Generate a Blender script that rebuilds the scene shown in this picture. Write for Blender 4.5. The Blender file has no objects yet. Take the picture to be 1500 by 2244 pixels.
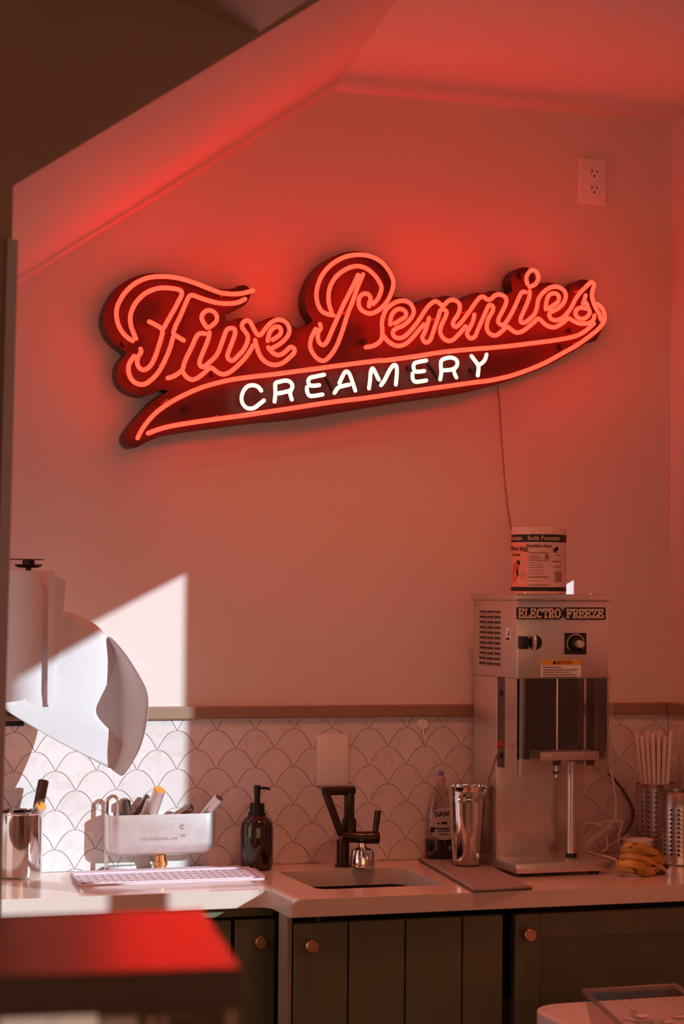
import bpy, bmesh, math, random
from mathutils import Vector, Matrix
random.seed(7)
SC = bpy.context.scene
COL = SC.collection

# ------------------------------------------------------------------ camera
IW, IH, FPX = 1500.0, 2244.0, 4600.0
YAW, PITCH, ROLL, D0 = math.radians(18.8), math.atan(188 / FPX), math.radians(.49), 4.8
FW = Vector((math.sin(YAW) * math.cos(PITCH), math.cos(YAW) * math.cos(PITCH), math.sin(PITCH)))
RT0 = Vector((math.cos(YAW), -math.sin(YAW), 0)); UP0 = RT0.cross(FW)
RT = RT0 * math.cos(ROLL) + UP0 * math.sin(ROLL)
UP = UP0 * math.cos(ROLL) - RT0 * math.sin(ROLL)
CAM = Vector((-D0 * math.sin(YAW), -D0 * math.cos(YAW), 1.51))
cd = bpy.data.cameras.new('camera'); cam = bpy.data.objects.new('camera', cd); COL.objects.link(cam)
cam.matrix_world = Matrix(((RT.x, UP.x, -FW.x, CAM.x), (RT.y, UP.y, -FW.y, CAM.y), (RT.z, UP.z, -FW.z, CAM.z), (0, 0, 0, 1)))
cd.sensor_fit = 'VERTICAL'; cd.sensor_height = 36; cd.sensor_width = 24; cd.lens = FPX / IH * 36
cd.clip_start = .05
cd.dof.use_dof = True; cd.dof.focus_distance = 4.65; cd.dof.aperture_fstop = 4.0
SC.camera = cam

# ------------------------------------------------------------------ world, sun, window light, exposure
wd = bpy.data.worlds.new('world'); SC.world = wd; wd.use_nodes = True
bg = wd.node_tree.nodes['Background']; bg.inputs[0].default_value = (.75, .85, 1, 1); bg.inputs[1].default_value = .12
SUN_DIR = Vector((-.85, 1, -.45)).normalized()
sl = bpy.data.lights.new('sun', 'SUN'); so = bpy.data.objects.new('sun', sl); COL.objects.link(so)
so.rotation_euler = SUN_DIR.to_track_quat('-Z', 'Y').to_euler(); sl.energy = 4.4; sl.angle = math.radians(.53)
sl.color = (.76, .93, 1.05)
def area(name, loc, direction, sx, sy, power, col):
    l = bpy.data.lights.new(name, 'AREA'); l.shape = 'RECTANGLE'; l.size = sx; l.size_y = sy; l.energy = power; l.color = col
    o = bpy.data.objects.new(name, l); COL.objects.link(o); o.location = loc
    o.rotation_euler = Vector(direction).to_track_quat('-Z', 'Z').to_euler(); return o
area('window_daylight', (-1.75, -6.38, 1.35), (0, 1, 0), 1.2, 1.2, 9.5, (1, .36, .16))
area('window_daylight', (-.15, -6.38, 1.35), (0, 1, 0), 1.2, 1.2, 9.5, (1, .36, .16))
area('window_daylight', (-1.49, -.66, 1.25), (1, -.05, -.12), .9, .62, 2.6, (1, .60, .55))
sp_l = bpy.data.lights.new('added_spot', 'SPOT'); sp_o = bpy.data.objects.new('added_spot', sp_l); COL.objects.link(sp_o)  # unseen warm spot, added to brighten the counter and lower wall
sp_o.location = (-.06, -1.02, 2.66); sp_l.energy = 29; sp_l.color = (1, .33, .16); sp_l.spot_size = math.radians(104); sp_l.spot_blend = .7; sp_l.shadow_soft_size = .07
sp_o.rotation_euler = Vector((.05, .10, -1)).to_track_quat('-Z', 'Y').to_euler()
SC.view_settings.view_transform = 'Standard'; SC.view_settings.look = 'None'
SC.view_settings.exposure = 0; SC.view_settings.gamma = 1; SC.view_settings.use_curve_mapping = False

# ------------------------------------------------------------------ helpers
def ray(x, y): return (FW * FPX + RT * (x - IW / 2) - UP * (y - IH / 2)).normalized()
def P(x, y, Y=0.0):
    v = ray(x, y); return CAM + v * ((Y - CAM.y) / v.y)
def PZ(x, y, Z=.91):
    v = ray(x, y); return CAM + v * ((Z - CAM.z) / v.z)
def PX(x, y, X):
    v = ray(x, y); return CAM + v * ((X - CAM.x) / v.x)
NEON_E = 10.0
MATS = {}
def mat(name, col=(.8, .8, .8), rough=.5, metal=0, var=.06, scale=30, bump=.0, bscale=200, emit=None, spec=.5, coat=0, stretch=None, trans=0, ior=1.45, rnd=0):
    if name in MATS: return MATS[name]
    m = bpy.data.materials.new(name); m.use_nodes = True; nt = m.node_tree; b = nt.nodes['Principled BSDF']
    b.inputs['Roughness'].default_value = rough; b.inputs['Metallic'].default_value = metal
    b.inputs['Specular IOR Level'].default_value = spec; b.inputs['Coat Weight'].default_value = coat
    b.inputs['Transmission Weight'].default_value = trans; b.inputs['IOR'].default_value = ior
    tc = nt.nodes.new('ShaderNodeTexCoord'); mp = nt.nodes.new('ShaderNodeMapping')
    nt.links.new(tc.outputs['Object'], mp.inputs[0])
    if stretch: mp.inputs['Scale'].default_value = stretch
    n = nt.nodes.new('ShaderNodeTexNoise'); n.inputs['Scale'].default_value = scale; n.inputs['Detail'].default_value = 4
    nt.links.new(mp.outputs[0], n.inputs['Vector'])
    r = nt.nodes.new('ShaderNodeValToRGB'); nt.links.new(n.outputs['Fac'], r.inputs[0])
    r.color_ramp.elements[0].position = .3; r.color_ramp.elements[1].position = .7
    r.color_ramp.elements[0].color = tuple(c * (1 - var) for c in col) + (1,)
    r.color_ramp.elements[1].color = tuple(min(1, c * (1 + var)) for c in col) + (1,)
    out = r.outputs[0]
    if rnd:
        oi = nt.nodes.new('ShaderNodeObjectInfo'); mr = nt.nodes.new('ShaderNodeMapRange'); hs = nt.nodes.new('ShaderNodeHueSaturation')
        mr.inputs['To Min'].default_value = 1 - rnd; mr.inputs['To Max'].default_value = 1 + rnd
        nt.links.new(oi.outputs['Random'], mr.inputs['Value']); nt.links.new(mr.outputs[0], hs.inputs['Value'])
        nt.links.new(out, hs.inputs['Color']); out = hs.outputs[0]
    nt.links.new(out, b.inputs['Base Color'])
    if bump:
        n2 = nt.nodes.new('ShaderNodeTexNoise'); n2.inputs['Scale'].default_value = bscale; n2.inputs['Detail'].default_value = 3
        nt.links.new(mp.outputs[0], n2.inputs['Vector'])
        bp = nt.nodes.new('ShaderNodeBump'); bp.inputs['Strength'].default_value = bump; bp.inputs['Distance'].default_value = .002
        nt.links.new(n2.outputs['Fac'], bp.inputs['Height']); nt.links.new(bp.outputs[0], b.inputs['Normal'])
    if emit:
        b.inputs['Emission Color'].default_value = emit[0] + (1,); b.inputs['Emission Strength'].default_value = emit[1]
    MATS[name] = m; return m
def clear_mat(name, tint, gloss=.12, rough=.08):
    if name in MATS: return MATS[name]
    m = bpy.data.materials.new(name); m.use_nodes = True; nt = m.node_tree; nt.nodes.remove(nt.nodes['Principled BSDF'])
    t = nt.nodes.new('ShaderNodeBsdfTransparent'); t.inputs[0].default_value = tint + (1,)
    g = nt.nodes.new('ShaderNodeBsdfGlossy'); g.inputs['Roughness'].default_value = rough
    n = nt.nodes.new('ShaderNodeTexNoise'); n.inputs['Scale'].default_value = 60
    mr = nt.nodes.new('ShaderNodeMapRange'); mr.inputs['To Min'].default_value = gloss * .8; mr.inputs['To Max'].default_value = gloss * 1.2
    nt.links.new(n.outputs['Fac'], mr.inputs['Value'])
    mx = nt.nodes.new('ShaderNodeMixShader'); nt.links.new(mr.outputs[0], mx.inputs[0])
    nt.links.new(t.outputs[0], mx.inputs[1]); nt.links.new(g.outputs[0], mx.inputs[2])
    nt.links.new(mx.outputs[0], nt.nodes['Material Output'].inputs[0]); MATS[name] = m; return m

def thing(name, label, cat, loc=(0, 0, 0), group=None):
    o = bpy.data.objects.new(name, None); COL.objects.link(o); o.location = loc; o.empty_display_size = .02
    o['label'] = label; o['category'] = cat
    if group: o['group'] = group
    return o
def mesh_of(bm, name, m, smooth=False):
    bmesh.ops.recalc_face_normals(bm, faces=bm.faces)
    me = bpy.data.meshes.new(name); bm.to_mesh(me); bm.free(); me.materials.append(m)
    if smooth:
        me.polygons.foreach_set('use_smooth', [True] * len(me.polygons))
        try: me.set_sharp_from_angle(angle=math.radians(40))
        except Exception: pass
    return me
def origin(o):
    v = Vector(o.location)
    return v + origin(o.parent) if o.parent else v
def part(T, name, bm, m, smooth=True, label=None, kind=None, bevel=0, seg=2):
    off = origin(T) if T else Vector()
    if T: bmesh.ops.translate(bm, verts=bm.verts, vec=-off)
    o = bpy.data.objects.new(name, mesh_of(bm, name, m, smooth)); COL.objects.link(o)
    if T: o.parent = T
    if label: o['label'] = label
    if kind: o['kind'] = kind
    if bevel:
        md = o.modifiers.new('bevel', 'BEVEL'); md.width = bevel; md.segments = seg; md.limit_method = 'ANGLE'
    return o
def struct(name, bm, m, smooth=False, bevel=0):
    o = part(None, name, bm, m, smooth, bevel=bevel); o['kind'] = 'structure'; return o
def tag(o, label, cat, group=None):
    o['label'] = label; o['category'] = cat
    if group: o['group'] = group
    return o
def BM(): return bmesh.new()
def box(bm, x0, x1, y0, y1, z0, z1):
    v = [bm.verts.new(c) for c in ((x0, y0, z0), (x1, y0, z0), (x1, y1, z0), (x0, y1, z0), (x0, y0, z1), (x1, y0, z1), (x1, y1, z1), (x0, y1, z1))]
    for f in ((3, 2, 1, 0), (4, 5, 6, 7), (0, 1, 5, 4), (1, 2, 6, 5), (2, 3, 7, 6), (3, 0, 4, 7)): bm.faces.new([v[i] for i in f])
    return bm
def bx(*a): return box(BM(), *a)
def rbox(x0, x1, y0, y1, z0, z1, r=.004, seg=2, edges=None):
    bm = bx(x0, x1, y0, y1, z0, z1)
    es = [e for e in bm.edges if edges is None or edges(e)]
    bmesh.ops.bevel(bm, geom=es, offset=r, segments=seg, profile=.5, affect='EDGES'); return bm
def prism(bm, pts, d):
    """polygon of 3D points extruded by vector d"""
    d = Vector(d); a = [bm.verts.new(p) for p in pts]; b = [bm.verts.new(Vector(p) + d) for p in pts]; n = len(pts)
    bm.faces.new(a); bm.faces.new(b[::-1])
    for i in range(n): bm.faces.new((a[i], b[i], b[(i + 1) % n], a[(i + 1) % n]))
    return bm
def smooth_path(pts, k=4, closed=False):
    pts = [Vector(p) for p in pts]; out = []; n = len(pts)
    for i in range(n if closed else n - 1):
        p0 = pts[(i - 1) % n] if closed or i > 0 else pts[0] * 2 - pts[1]
        p1, p2 = pts[i], pts[(i + 1) % n]
        p3 = pts[(i + 2) % n] if closed or i + 2 < n else p2 * 2 - p1
        for j in range(k):
            t = j / k
            out.append(.5 * ((2 * p1) + (p2 - p0) * t + (2 * p0 - 5 * p1 + 4 * p2 - p3) * t * t + (3 * p1 - p0 - 3 * p2 + p3) * t ** 3))
    if not closed: out.append(pts[-1])
    return out
def sweep(bm, pts, r, seg=8, caps=True, round_caps=False):
    pts = [Vector(p) for p in pts]; n = len(pts); rs = r if isinstance(r, (list, tuple)) else [r] * n
    if round_caps:
        r0 = rs[0]; d = (pts[0] - pts[1]).normalized(); e = (pts[-1] - pts[-2]).normalized()
        pts = [pts[0] + d * r0 * .9, pts[0] + d * r0 * .6] + pts + [pts[-1] + e * rs[-1] * .6, pts[-1] + e * rs[-1] * .9]
        rs = [r0 * .4, r0 * .8] + list(rs) + [rs[-1] * .8, rs[-1] * .4]; n = len(pts)
    t0 = (pts[1] - pts[0]).normalized(); nrm = t0.orthogonal().normalized(); rings = []; prev = t0
    for i in range(n):
        t = (pts[min(i + 1, n - 1)] - pts[max(i - 1, 0)])
        t = t.normalized() if t.length > 1e-9 else prev
        q = prev.rotation_difference(t); nrm = (q @ nrm); nrm = (nrm - t * nrm.dot(t)).normalized(); bn = t.cross(nrm); prev = t
        rings.append([bm.verts.new(pts[i] + (nrm * math.cos(2 * math.pi * k / seg) + bn * math.sin(2 * math.pi * k / seg)) * rs[i]) for k in range(seg)])
    for i in range(n - 1):
        for k in range(seg):
            bm.faces.new((rings[i][k], rings[i][(k + 1) % seg], rings[i + 1][(k + 1) % seg], rings[i + 1][k]))
    if caps: bm.faces.new(rings[0][::-1]); bm.faces.new(rings[-1])
    return bm
def tube(pts, r, seg=10, **k): return sweep(BM(), pts, r, seg, **k)
def lathe(bm, c, prof, seg=32, close=False):
    """prof: list of (radius, z) around vertical axis through c"""
    c = Vector(c); rings = []
    for (r, z) in prof:
        if r < 1e-6: rings.append([bm.verts.new(c + Vector((0, 0, z)))])
        else: rings.append([bm.verts.new(c + Vector((r * math.cos(2 * math.pi * k / seg), r * math.sin(2 * math.pi * k / seg), z))) for k in range(seg)])
    for a, b in zip(rings, rings[1:]):
        for k in range(seg):
            k2 = (k + 1) % seg
            if len(a) == 1 and len(b) == 1: continue
            if len(a) == 1: bm.faces.new((a[0], b[k], b[k2]))
            elif len(b) == 1: bm.faces.new((a[k], a[k2], b[0]))
            else: bm.faces.new((a[k], a[k2], b[k2], b[k]))
    return bm
def lat(c, prof, seg=32): return lathe(BM(), c, prof, seg)
def cyl(bm, a, b, r, seg=20): return sweep(bm, [a, b], r, seg)
def rounded(pts, r, seg=5):
    """round the corners of a 2D polygon"""
    out = []; n = len(pts)
    for i in range(n):
        p = Vector(pts[i]); a = Vector(pts[i - 1]); b = Vector(pts[(i + 1) % n])
        ri = r[i] if isinstance(r, (list, tuple)) else r
        if ri <= 0: out.append(p); continue
        da = (a - p); db = (b - p); k = min(ri, da.length * .45, db.length * .45)
        s, e = p + da.normalized() * k, p + db.normalized() * k
        for j in range(seg + 1):
            t = j / seg; out.append(s * (1 - t) ** 2 + p * 2 * t * (1 - t) + e * t * t)
    return out
def text_bm(body, size, fn, offset=0.0, align='CENTER', spacing=1.0):
    c = bpy.data.curves.new('t', 'FONT'); c.body = body; c.size = size; c.align_x = align; c.offset = offset; c.space_character = spacing; c.resolution_u = 3
    o = bpy.data.objects.new('t', c); COL.objects.link(o); dg = bpy.context.evaluated_depsgraph_get()
    me = bpy.data.meshes.new_from_object(o.evaluated_get(dg)); bm = BM(); bm.from_mesh(me)
    bpy.data.objects.remove(o); bpy.data.meshes.remove(me); bpy.data.curves.remove(c)
    for v in bm.verts: v.co = fn(v.co.x, v.co.y)
    return bm
def patch(bm, fn, u0, u1, v0, v1, n=1):
    for i in range(n):
        a, b = u0 + (u1 - u0) * i / n, u0 + (u1 - u0) * (i + 1) / n
        bm.faces.new([bm.verts.new(fn(*q)) for q in ((a, v0), (b, v0), (b, v1), (a, v1))])
    return bm

# ------------------------------------------------------------------ materials
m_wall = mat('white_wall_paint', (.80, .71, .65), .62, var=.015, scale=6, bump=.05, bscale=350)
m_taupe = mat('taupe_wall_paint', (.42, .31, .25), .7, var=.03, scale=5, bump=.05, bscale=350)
m_ceil = mat('ceiling_paint', (.80, .69, .62), .6, var=.02, scale=5)
m_floor = mat('floor_wood', (.28, .17, .10), .45, var=.3, scale=8, stretch=(1, 12, 1))
m_trim = mat('tan_trim_paint', (.33, .21, .135), .45, var=.08, scale=20)
m_jamb = mat('painted_jamb', (.62, .56, .60), .6, var=.03)
m_grout = mat('grout', (.40, .29, .22), .9, var=.1, scale=80, bump=.2)
m_top = mat('cream_quartz', (.80, .65, .55), .17, var=.03, scale=120, coat=.1)
m_cab = mat('olive_cabinet_paint', (.150, .160, .090), .42, var=.06, scale=15, bump=.04, bscale=120)
m_cabdark = mat('cabinet_interior', (.02, .016, .012), .8)
m_brass = mat('brass', (.85, .48, .20), .25, metal=1)
m_copper = mat('knob_bronze', (.62, .36, .22), .32, metal=1)
m_steel = mat('stainless_brushed', (.74, .68, .63), .34, metal=.85, var=.08, scale=60, stretch=(1, 1, 22), bump=.04, bscale=300)
m_steelh = mat('stainless_brushed_wide', (.72, .66, .61), .32, metal=.9, var=.08, scale=60, stretch=(1, 22, 1), bump=.05, bscale=300)
m_chrome = mat('polished_steel', (.80, .76, .72), .08, metal=1, var=.02)
m_satin = mat('satin_aluminium', (.80, .74, .72), .42, metal=.85, var=.07, scale=50, bump=.06, bscale=250)
m_black = mat('black_plastic', (.012, .010, .009), .35)
m_bronze = mat('dark_bronze', (.07, .048, .035), .26, metal=.8, var=.15, scale=25)
m_white = mat('white_plastic', (.88, .84, .81), .4, var=.02)
m_paper = mat('paper_towel', (.72, .70, .70), .9, var=.02, scale=60, bump=.25, bscale=420)
m_cord = mat('white_cord', (.90, .84, .79), .45)
m_dkcord = mat('grey_cord', (.16, .11, .09), .5)

# ------------------------------------------------------------------ room shell
ZC, XR, YB = 2.676, .838, -1.22
def slab_holes(name, axis, const, thick, u0, u1, v0, v1, holes, m):
    us = sorted({u0, u1, *[h[0] for h in holes], *[h[1] for h in holes]}); vs = sorted({v0, v1, *[h[2] for h in holes], *[h[3] for h in holes]})
    bm = BM()
    for a, b in zip(us, us[1:]):
        for c, d in zip(vs, vs[1:]):
            um, vm = (a + b) / 2, (c + d) / 2
            if any(h[0] < um < h[1] and h[2] < vm < h[3] for h in holes): continue
            if axis == 'x': box(bm, const, const + thick, a, b, c, d)
            else: box(bm, a, b, const, const + thick, c, d)
    bmesh.ops.remove_doubles(bm, verts=bm.verts, dist=1e-5)
    return struct(name, bm, m)
wall_back = struct('wall_back', bx(-1.5, XR + .02, 0, .08, 0, 3.0), m_wall)
wall_right = slab_holes('wall_right', 'x', XR, .02, -6.5, .08, 0, 3.0,
                        [(-3.30, -1.42, 1.85, 2.208), (-3.30, -2.105, 1.5, 1.85), (-1.98, -1.42, 1.5, 1.85), (-.350, -.300, 1.60, 1.702)], m_wall)  # lower stub and small slit are unseen, added to shape the sunlight
struct('floor', bx(-2.6, XR, -6.5, 0, -.05, 0), m_floor)
struct('ceiling', prism(BM(), [(-.031, .02, ZC), (XR, .02, ZC), (XR, YB, ZC), (-.226, YB, ZC)], (0, 0, .05)), m_ceil)
def zs(x, y): return 2.675 + .6817 * (x + .031) - .1106 * y
struct('ceiling_slope', prism(BM(), [(-.031, .02, zs(-.031, .02)), (-.228, YB, zs(-.228, YB)), (-1.5, YB, zs(-1.5, YB)), (-1.5, .02, zs(-1.5, .02))], (-.01, 0, .05)), m_ceil)
slab_holes('wall_left', 'x', -1.55, .05, YB, .08, 0, 3.0, [(-1.12, -.20, .93, 1.57)], m_wall)
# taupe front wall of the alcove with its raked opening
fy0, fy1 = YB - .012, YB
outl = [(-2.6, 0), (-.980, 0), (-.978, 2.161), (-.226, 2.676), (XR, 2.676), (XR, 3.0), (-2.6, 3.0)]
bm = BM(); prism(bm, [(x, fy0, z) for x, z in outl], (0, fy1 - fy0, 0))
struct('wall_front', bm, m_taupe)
# paler soffit of the front room meeting that wall
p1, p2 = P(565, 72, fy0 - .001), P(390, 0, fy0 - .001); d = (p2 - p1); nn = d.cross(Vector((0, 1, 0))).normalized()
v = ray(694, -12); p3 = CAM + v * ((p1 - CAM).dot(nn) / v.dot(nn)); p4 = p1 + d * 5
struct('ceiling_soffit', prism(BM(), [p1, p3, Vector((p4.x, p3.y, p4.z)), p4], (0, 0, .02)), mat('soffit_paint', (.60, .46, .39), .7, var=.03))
struct('ceiling_front', bx(-2.6, XR, -6.5, fy0, 3.0, 3.05), m_ceil)
struct('wall_far_left', bx(-2.65, -2.6, -6.5, YB, 0, 3.0), m_taupe)
slab_holes('wall_behind', 'y', -6.55, .05, -2.6, XR, 0, 3.0, [(-2.35, -1.15, .75, 2.35), (-.75, .45, .75, 2.35)], m_taupe)
for k, (a, b) in enumerate(((-2.35, -1.15), (-.75, .45))):
    bm = BM(); box(bm, a, b, -6.54, -6.5, .75, .80); box(bm, a, b, -6.54, -6.5, 2.30, 2.35); box(bm, a, a + .05, -6.54, -6.5, .75, 2.35); box(bm, b - .05, b, -6.54, -6.5, .75, 2.35); box(bm, (a + b) / 2 - .02, (a + b) / 2 + .02, -6.54, -6.5, .75, 2.35)
    struct('window_%d' % (k + 1), bm, m_white)
# leaning painted casing at the left edge of the opening
a, b = P(17, 521, -1.25), P(40, 527, -1.25); c, e = P(-22, 1960, -1.25), P(2, 1960, -1.25)
t = (a.z - 0) / (a.z - c.z); c, e = a + (c - a) * t, b + (e - b) * t; c.z = e.z = 0
struct('trim_3', prism(BM(), [a, b, e, c], (0, .018, 0)), m_jamb)
# chair rail
TZ0, TZ1 = 1.238, 1.266
struct('trim_1', rbox(-1.5, XR - .016, -.018, .001, TZ0, TZ1, .003), m_trim)
struct('trim_2', rbox(XR - .016, XR + .001, -1.2, .0, TZ0, TZ1, .003), m_trim)

# ------------------------------------------------------------------ fish-scale tiles
def m_tile_make():
    m = mat('marble_tile', (.80, .74, .71), .22, var=.05, scale=9, bump=.02, bscale=30, rnd=.04)
    nt = m.node_tree; b = nt.nodes['Principled BSDF']; src = b.inputs['Base Color'].links[0].from_socket
    oi = nt.nodes.new('ShaderNodeObjectInfo'); tc = nt.nodes.new('ShaderNodeTexCoord'); ad = nt.nodes.new('ShaderNodeVectorMath')
    nt.links.new(tc.outputs['Object'], ad.inputs[0]); ml = nt.nodes.new('ShaderNodeVectorMath'); ml.operation = 'SCALE'; ml.inputs['Scale'].default_value = 9
    nt.links.new(oi.outputs['Location'], ml.inputs[0]); nt.links.new(ml.outputs[0], ad.inputs[1])
    w = nt.nodes.new('ShaderNodeTexNoise'); w.inputs['Scale'].default_value = 7; w.inputs['Detail'].default_value = 6; w.inputs['Distortion'].default_value = 1.2
    nt.links.new(ad.outputs[0], w.inputs['Vector'])
    r = nt.nodes.new('ShaderNodeValToRGB'); e = r.color_ramp.elements; e[0].position = .47; e[0].color = (1, 1, 1, 1); e[1].position = .53; e[1].color = (1, 1, 1, 1)
    k = e.new(.5); k.color = (.72, .66, .60, 1); nt.links.new(w.outputs['Fac'], r.inputs[0])
    mx = nt.nodes.new('ShaderNodeMix'); mx.data_type = 'RGBA'; mx.blend_type = 'MULTIPLY'; mx.inputs['Factor'].default_value = .28
    nt.links.new(src, mx.inputs[6]); nt.links.new(r.outputs[0], mx.inputs[7]); nt.links.new(mx.outputs[2], b.inputs['Base Color'])
    return m
m_tile = m_tile_make()
part(wall_back, 'grout_bed', bx(-1.5, XR, -.004, 0, .90, TZ0 + .004), m_grout, False)
part(wall_right, 'grout_bed', bx(XR - .004, XR, -1.2, 0, .90, TZ0 + .004), m_grout, False)
TW, TH = .0905, .0425
def scale_poly():
    g, N, pw_ = .977, 8, 2.25
    up_ = [(-1 + i / N) for i in range(N * 2 + 1)]
    pts = [(u * TW / 2 * g, TH * (1 - abs(u) ** pw_) - .0011) for u in up_]
    pts += [((1 - i / N) * TW / 2 * g, -TH * (i / N) ** pw_) for i in range(1, N + 1)]      # right concave edge down to the tip
    pts += [(-i / N * TW / 2 * g, -TH * (1 - i / N) ** pw_) for i in range(1, N)]
    return pts
def clip(poly, f, s):
    out = []
    for i in range(len(poly)):
        a, b = poly[i - 1], poly[i]; da, db = f(a), f(b)
        if (da >= 0) != (db >= 0):
            t = da / (da - db); out.append((a[0] + (b[0] - a[0]) * t, a[1] + (b[1] - a[1]) * t))
        if db >= 0: out.append(b)
    return out
tile_cache = {}
def put_tile(parent, u, z, umin, umax, side):
    pl = scale_poly()
    lim = (max(-1, round(umin - u, 4)) if umin - u > -TW else -1, min(1, round(umax - u, 4)) if umax - u < TW else 1,
           round(.9105 - z, 4) if .9105 - z > -TH * 1.1 else -1, round(TZ0 + .002 - z, 4) if TZ0 + .002 - z < TH * 1.1 else 1)
    key = (side,) + lim
    if key not in tile_cache:
        pl = clip(pl, lambda p: p[0] - lim[0], 0); pl = clip(pl, lambda p: lim[1] - p[0], 0) if pl else pl
        pl = clip(pl, lambda p: p[1] - lim[2], 0) if pl else pl; pl = clip(pl, lambda p: lim[3] - p[1], 0) if pl else pl
        if len(pl) < 3 or max(p[1] for p in pl) - min(p[1] for p in pl) < .002 or max(p[0] for p in pl) - min(p[0] for p in pl) < .002: tile_cache[key] = None
        else:
            bm = BM(); q = []
            for p in pl:
                if not q or (abs(p[0] - q[-1][0]) + abs(p[1] - q[-1][1])) > 1e-5: q.append(p)
            if side == 'b': prism(bm, [(p[0], -.0065, p[1]) for p in q], (0, .0065, 0))
            else: prism(bm, [(-.0065, p[0], p[1]) for p in q], (.0065, 0, 0))
            tile_cache[key] = mesh_of(bm, 'tile', m_tile)
    me = tile_cache[key]
    if me is None: return
    o = bpy.data.objects.new('tile', me); COL.objects.link(o); o.parent = parent
    o.location = (u, 0, z) if side == 'b' else (XR, u, z)
zb0 = 1.1705
for r in range(-2, 8):
    z = zb0 - r * TH; off = 0 if r % 2 == 0 else TW / 2
    for c in range(-9, 14):
        u = -.203 + c * TW + off
        if -.95 < u < XR + TW / 2: put_tile(wall_back, u, z, -1.5, XR - .0075, 'b')
    for c in range(0, 5):
        u = -.02 - c * TW + off
        put_tile(wall_right, u, z, -1.2, -.0075, 's')

# ------------------------------------------------------------------ worktop, sink, cabinets
WZ, WT = .91, .036
SX0, SX1, SY0, SY1 = -.186, .100, -.417, -.128
out2 = [(-1.5, -.0085), (-1.5, -.388), (-.284, -.388), (-.287, -.541), (XR - .0085, -.541), (XR - .0085, -.0085)]
outr = rounded([Vector(p) for p in out2], [0, 0, .035, .012, 0, 0])
hole = rounded([Vector(p) for p in ((SX0, SY0), (SX1, SY0), (SX1, SY1), (SX0, SY1))], .03)
bm = BM()
def loop(pts, z):
    vs = [bm.verts.new((p[0], p[1], z)) for p in pts]
    return [bm.edges.new((vs[i], vs[(i + 1) % len(vs)])) for i in range(len(vs))]
es = loop(outr, WZ - WT) + loop(hole, WZ - WT)
res = bmesh.ops.triangle_fill(bm, edges=es, use_beauty=True)
fs = [f for f in bm.faces]
ext = bmesh.ops.extrude_face_region(bm, geom=fs)
bmesh.ops.translate(bm, verts=[g for g in ext['geom'] if isinstance(g, bmesh.types.BMVert)], vec=(0, 0, WT))
top = part(None, 'worktop', bm, m_top, False, bevel=.004, seg=3)
tag(top, 'cream polished stone worktop stepping forward around the sink along the tiled wall', 'worktop')

sk = thing('sink', 'small undermount steel bar sink cut into the cream worktop', 'sink', (-.043, -.27, .70))
bm = BM(); g = .006
inn = rounded([Vector(p) for p in ((SX0 - g, SY0 - g), (SX1 + g, SY0 - g), (SX1 + g, SY1 + g), (SX0 - g, SY1 + g))], .035)
inb = rounded([Vector(p) for p in ((SX0 + .01, SY0 + .01), (SX1 - .01, SY0 + .01), (SX1 - .01, SY1 - .01), (SX0 + .01, SY1 - .01))], .04)
r1 = [bm.verts.new((p.x, p.y, WZ - WT - .001)) for p in inn]; r2 = [bm.verts.new((p.x, p.y, .70)) for p in inb]
for i in range(len(r1)): bm.faces.new((r1[i], r1[(i + 1) % len(r1)], r2[(i + 1) % len(r1)], r2[i]))
bm.faces.new(r2)
part(sk, 'basin', bm, mat('dark_composite', (.045, .032, .024), .22))
part(sk, 'drain', lat((-.043, -.27, .70), [(0, .004), (.025, .004), (.045, .006), (.05, .001)], 24), m_chrome)
bm = BM()
for i in range(6):
    a = i * math.pi / 3; cyl(bm, (-.043 + .016 * math.cos(a), -.27 + .016 * math.sin(a), .703), (-.043 + .016 * math.cos(a), -.27 + .016 * math.sin(a), .7052), .005, 10)
part(sk, 'drain_holes', bm, m_black)

def knob(T, x, y, z):
    bm = BM(); sweep(bm, [(x, y, z), (x, y - .014, z)], .006, 16)
    k = part(T, 'knob', bm, m_copper)
    bm = BM(); sweep(bm, [(x, y - .012, z), (x, y - .015, z), (x, y - .022, z), (x, y - .025, z)], [.011, .0145, .0145, .012], 28)
    part(k, 'knob_face', bm, m_copper); return k
# left cabinet (recessed run)
c1 = thing('base_cabinet', 'olive boarded base cabinet under the recessed left worktop beside the display case', 'cabinet', (-.9, -.17, 0))
part(c1, 'carcass', bx(-1.5, -.268, -.34, -.02, .08, WZ - WT - .001), m_cabdark, False)
part(c1, 'top_rail', bx(-1.5, -.266, -.366, -.34, .853, .873), m_cab, False, bevel=.002)
part(c1, 'toe_kick', bx(-1.5, -.268, -.30, -.28, 0, .08), m_cabdark, False)
dq0, dq1 = P(516, 2060, -.371).x, P(604, 2060, -.371).x
xs = [-1.48, -1.25, -1.03, -.81, -.58, dq0 - .004]
for a, b in zip(xs, xs[1:]): part(c1, 'board', bx(a, b - .004, -.369, -.341, .09, .847), m_cab, False, bevel=.002)
dr = part(c1, 'door', bx(dq0, dq1, -.371, -.341, .09, .847), m_cab, False, bevel=.003)
kp = P(574, 2066, -.394); knob(dr, kp.x, -.371, kp.z)
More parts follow.
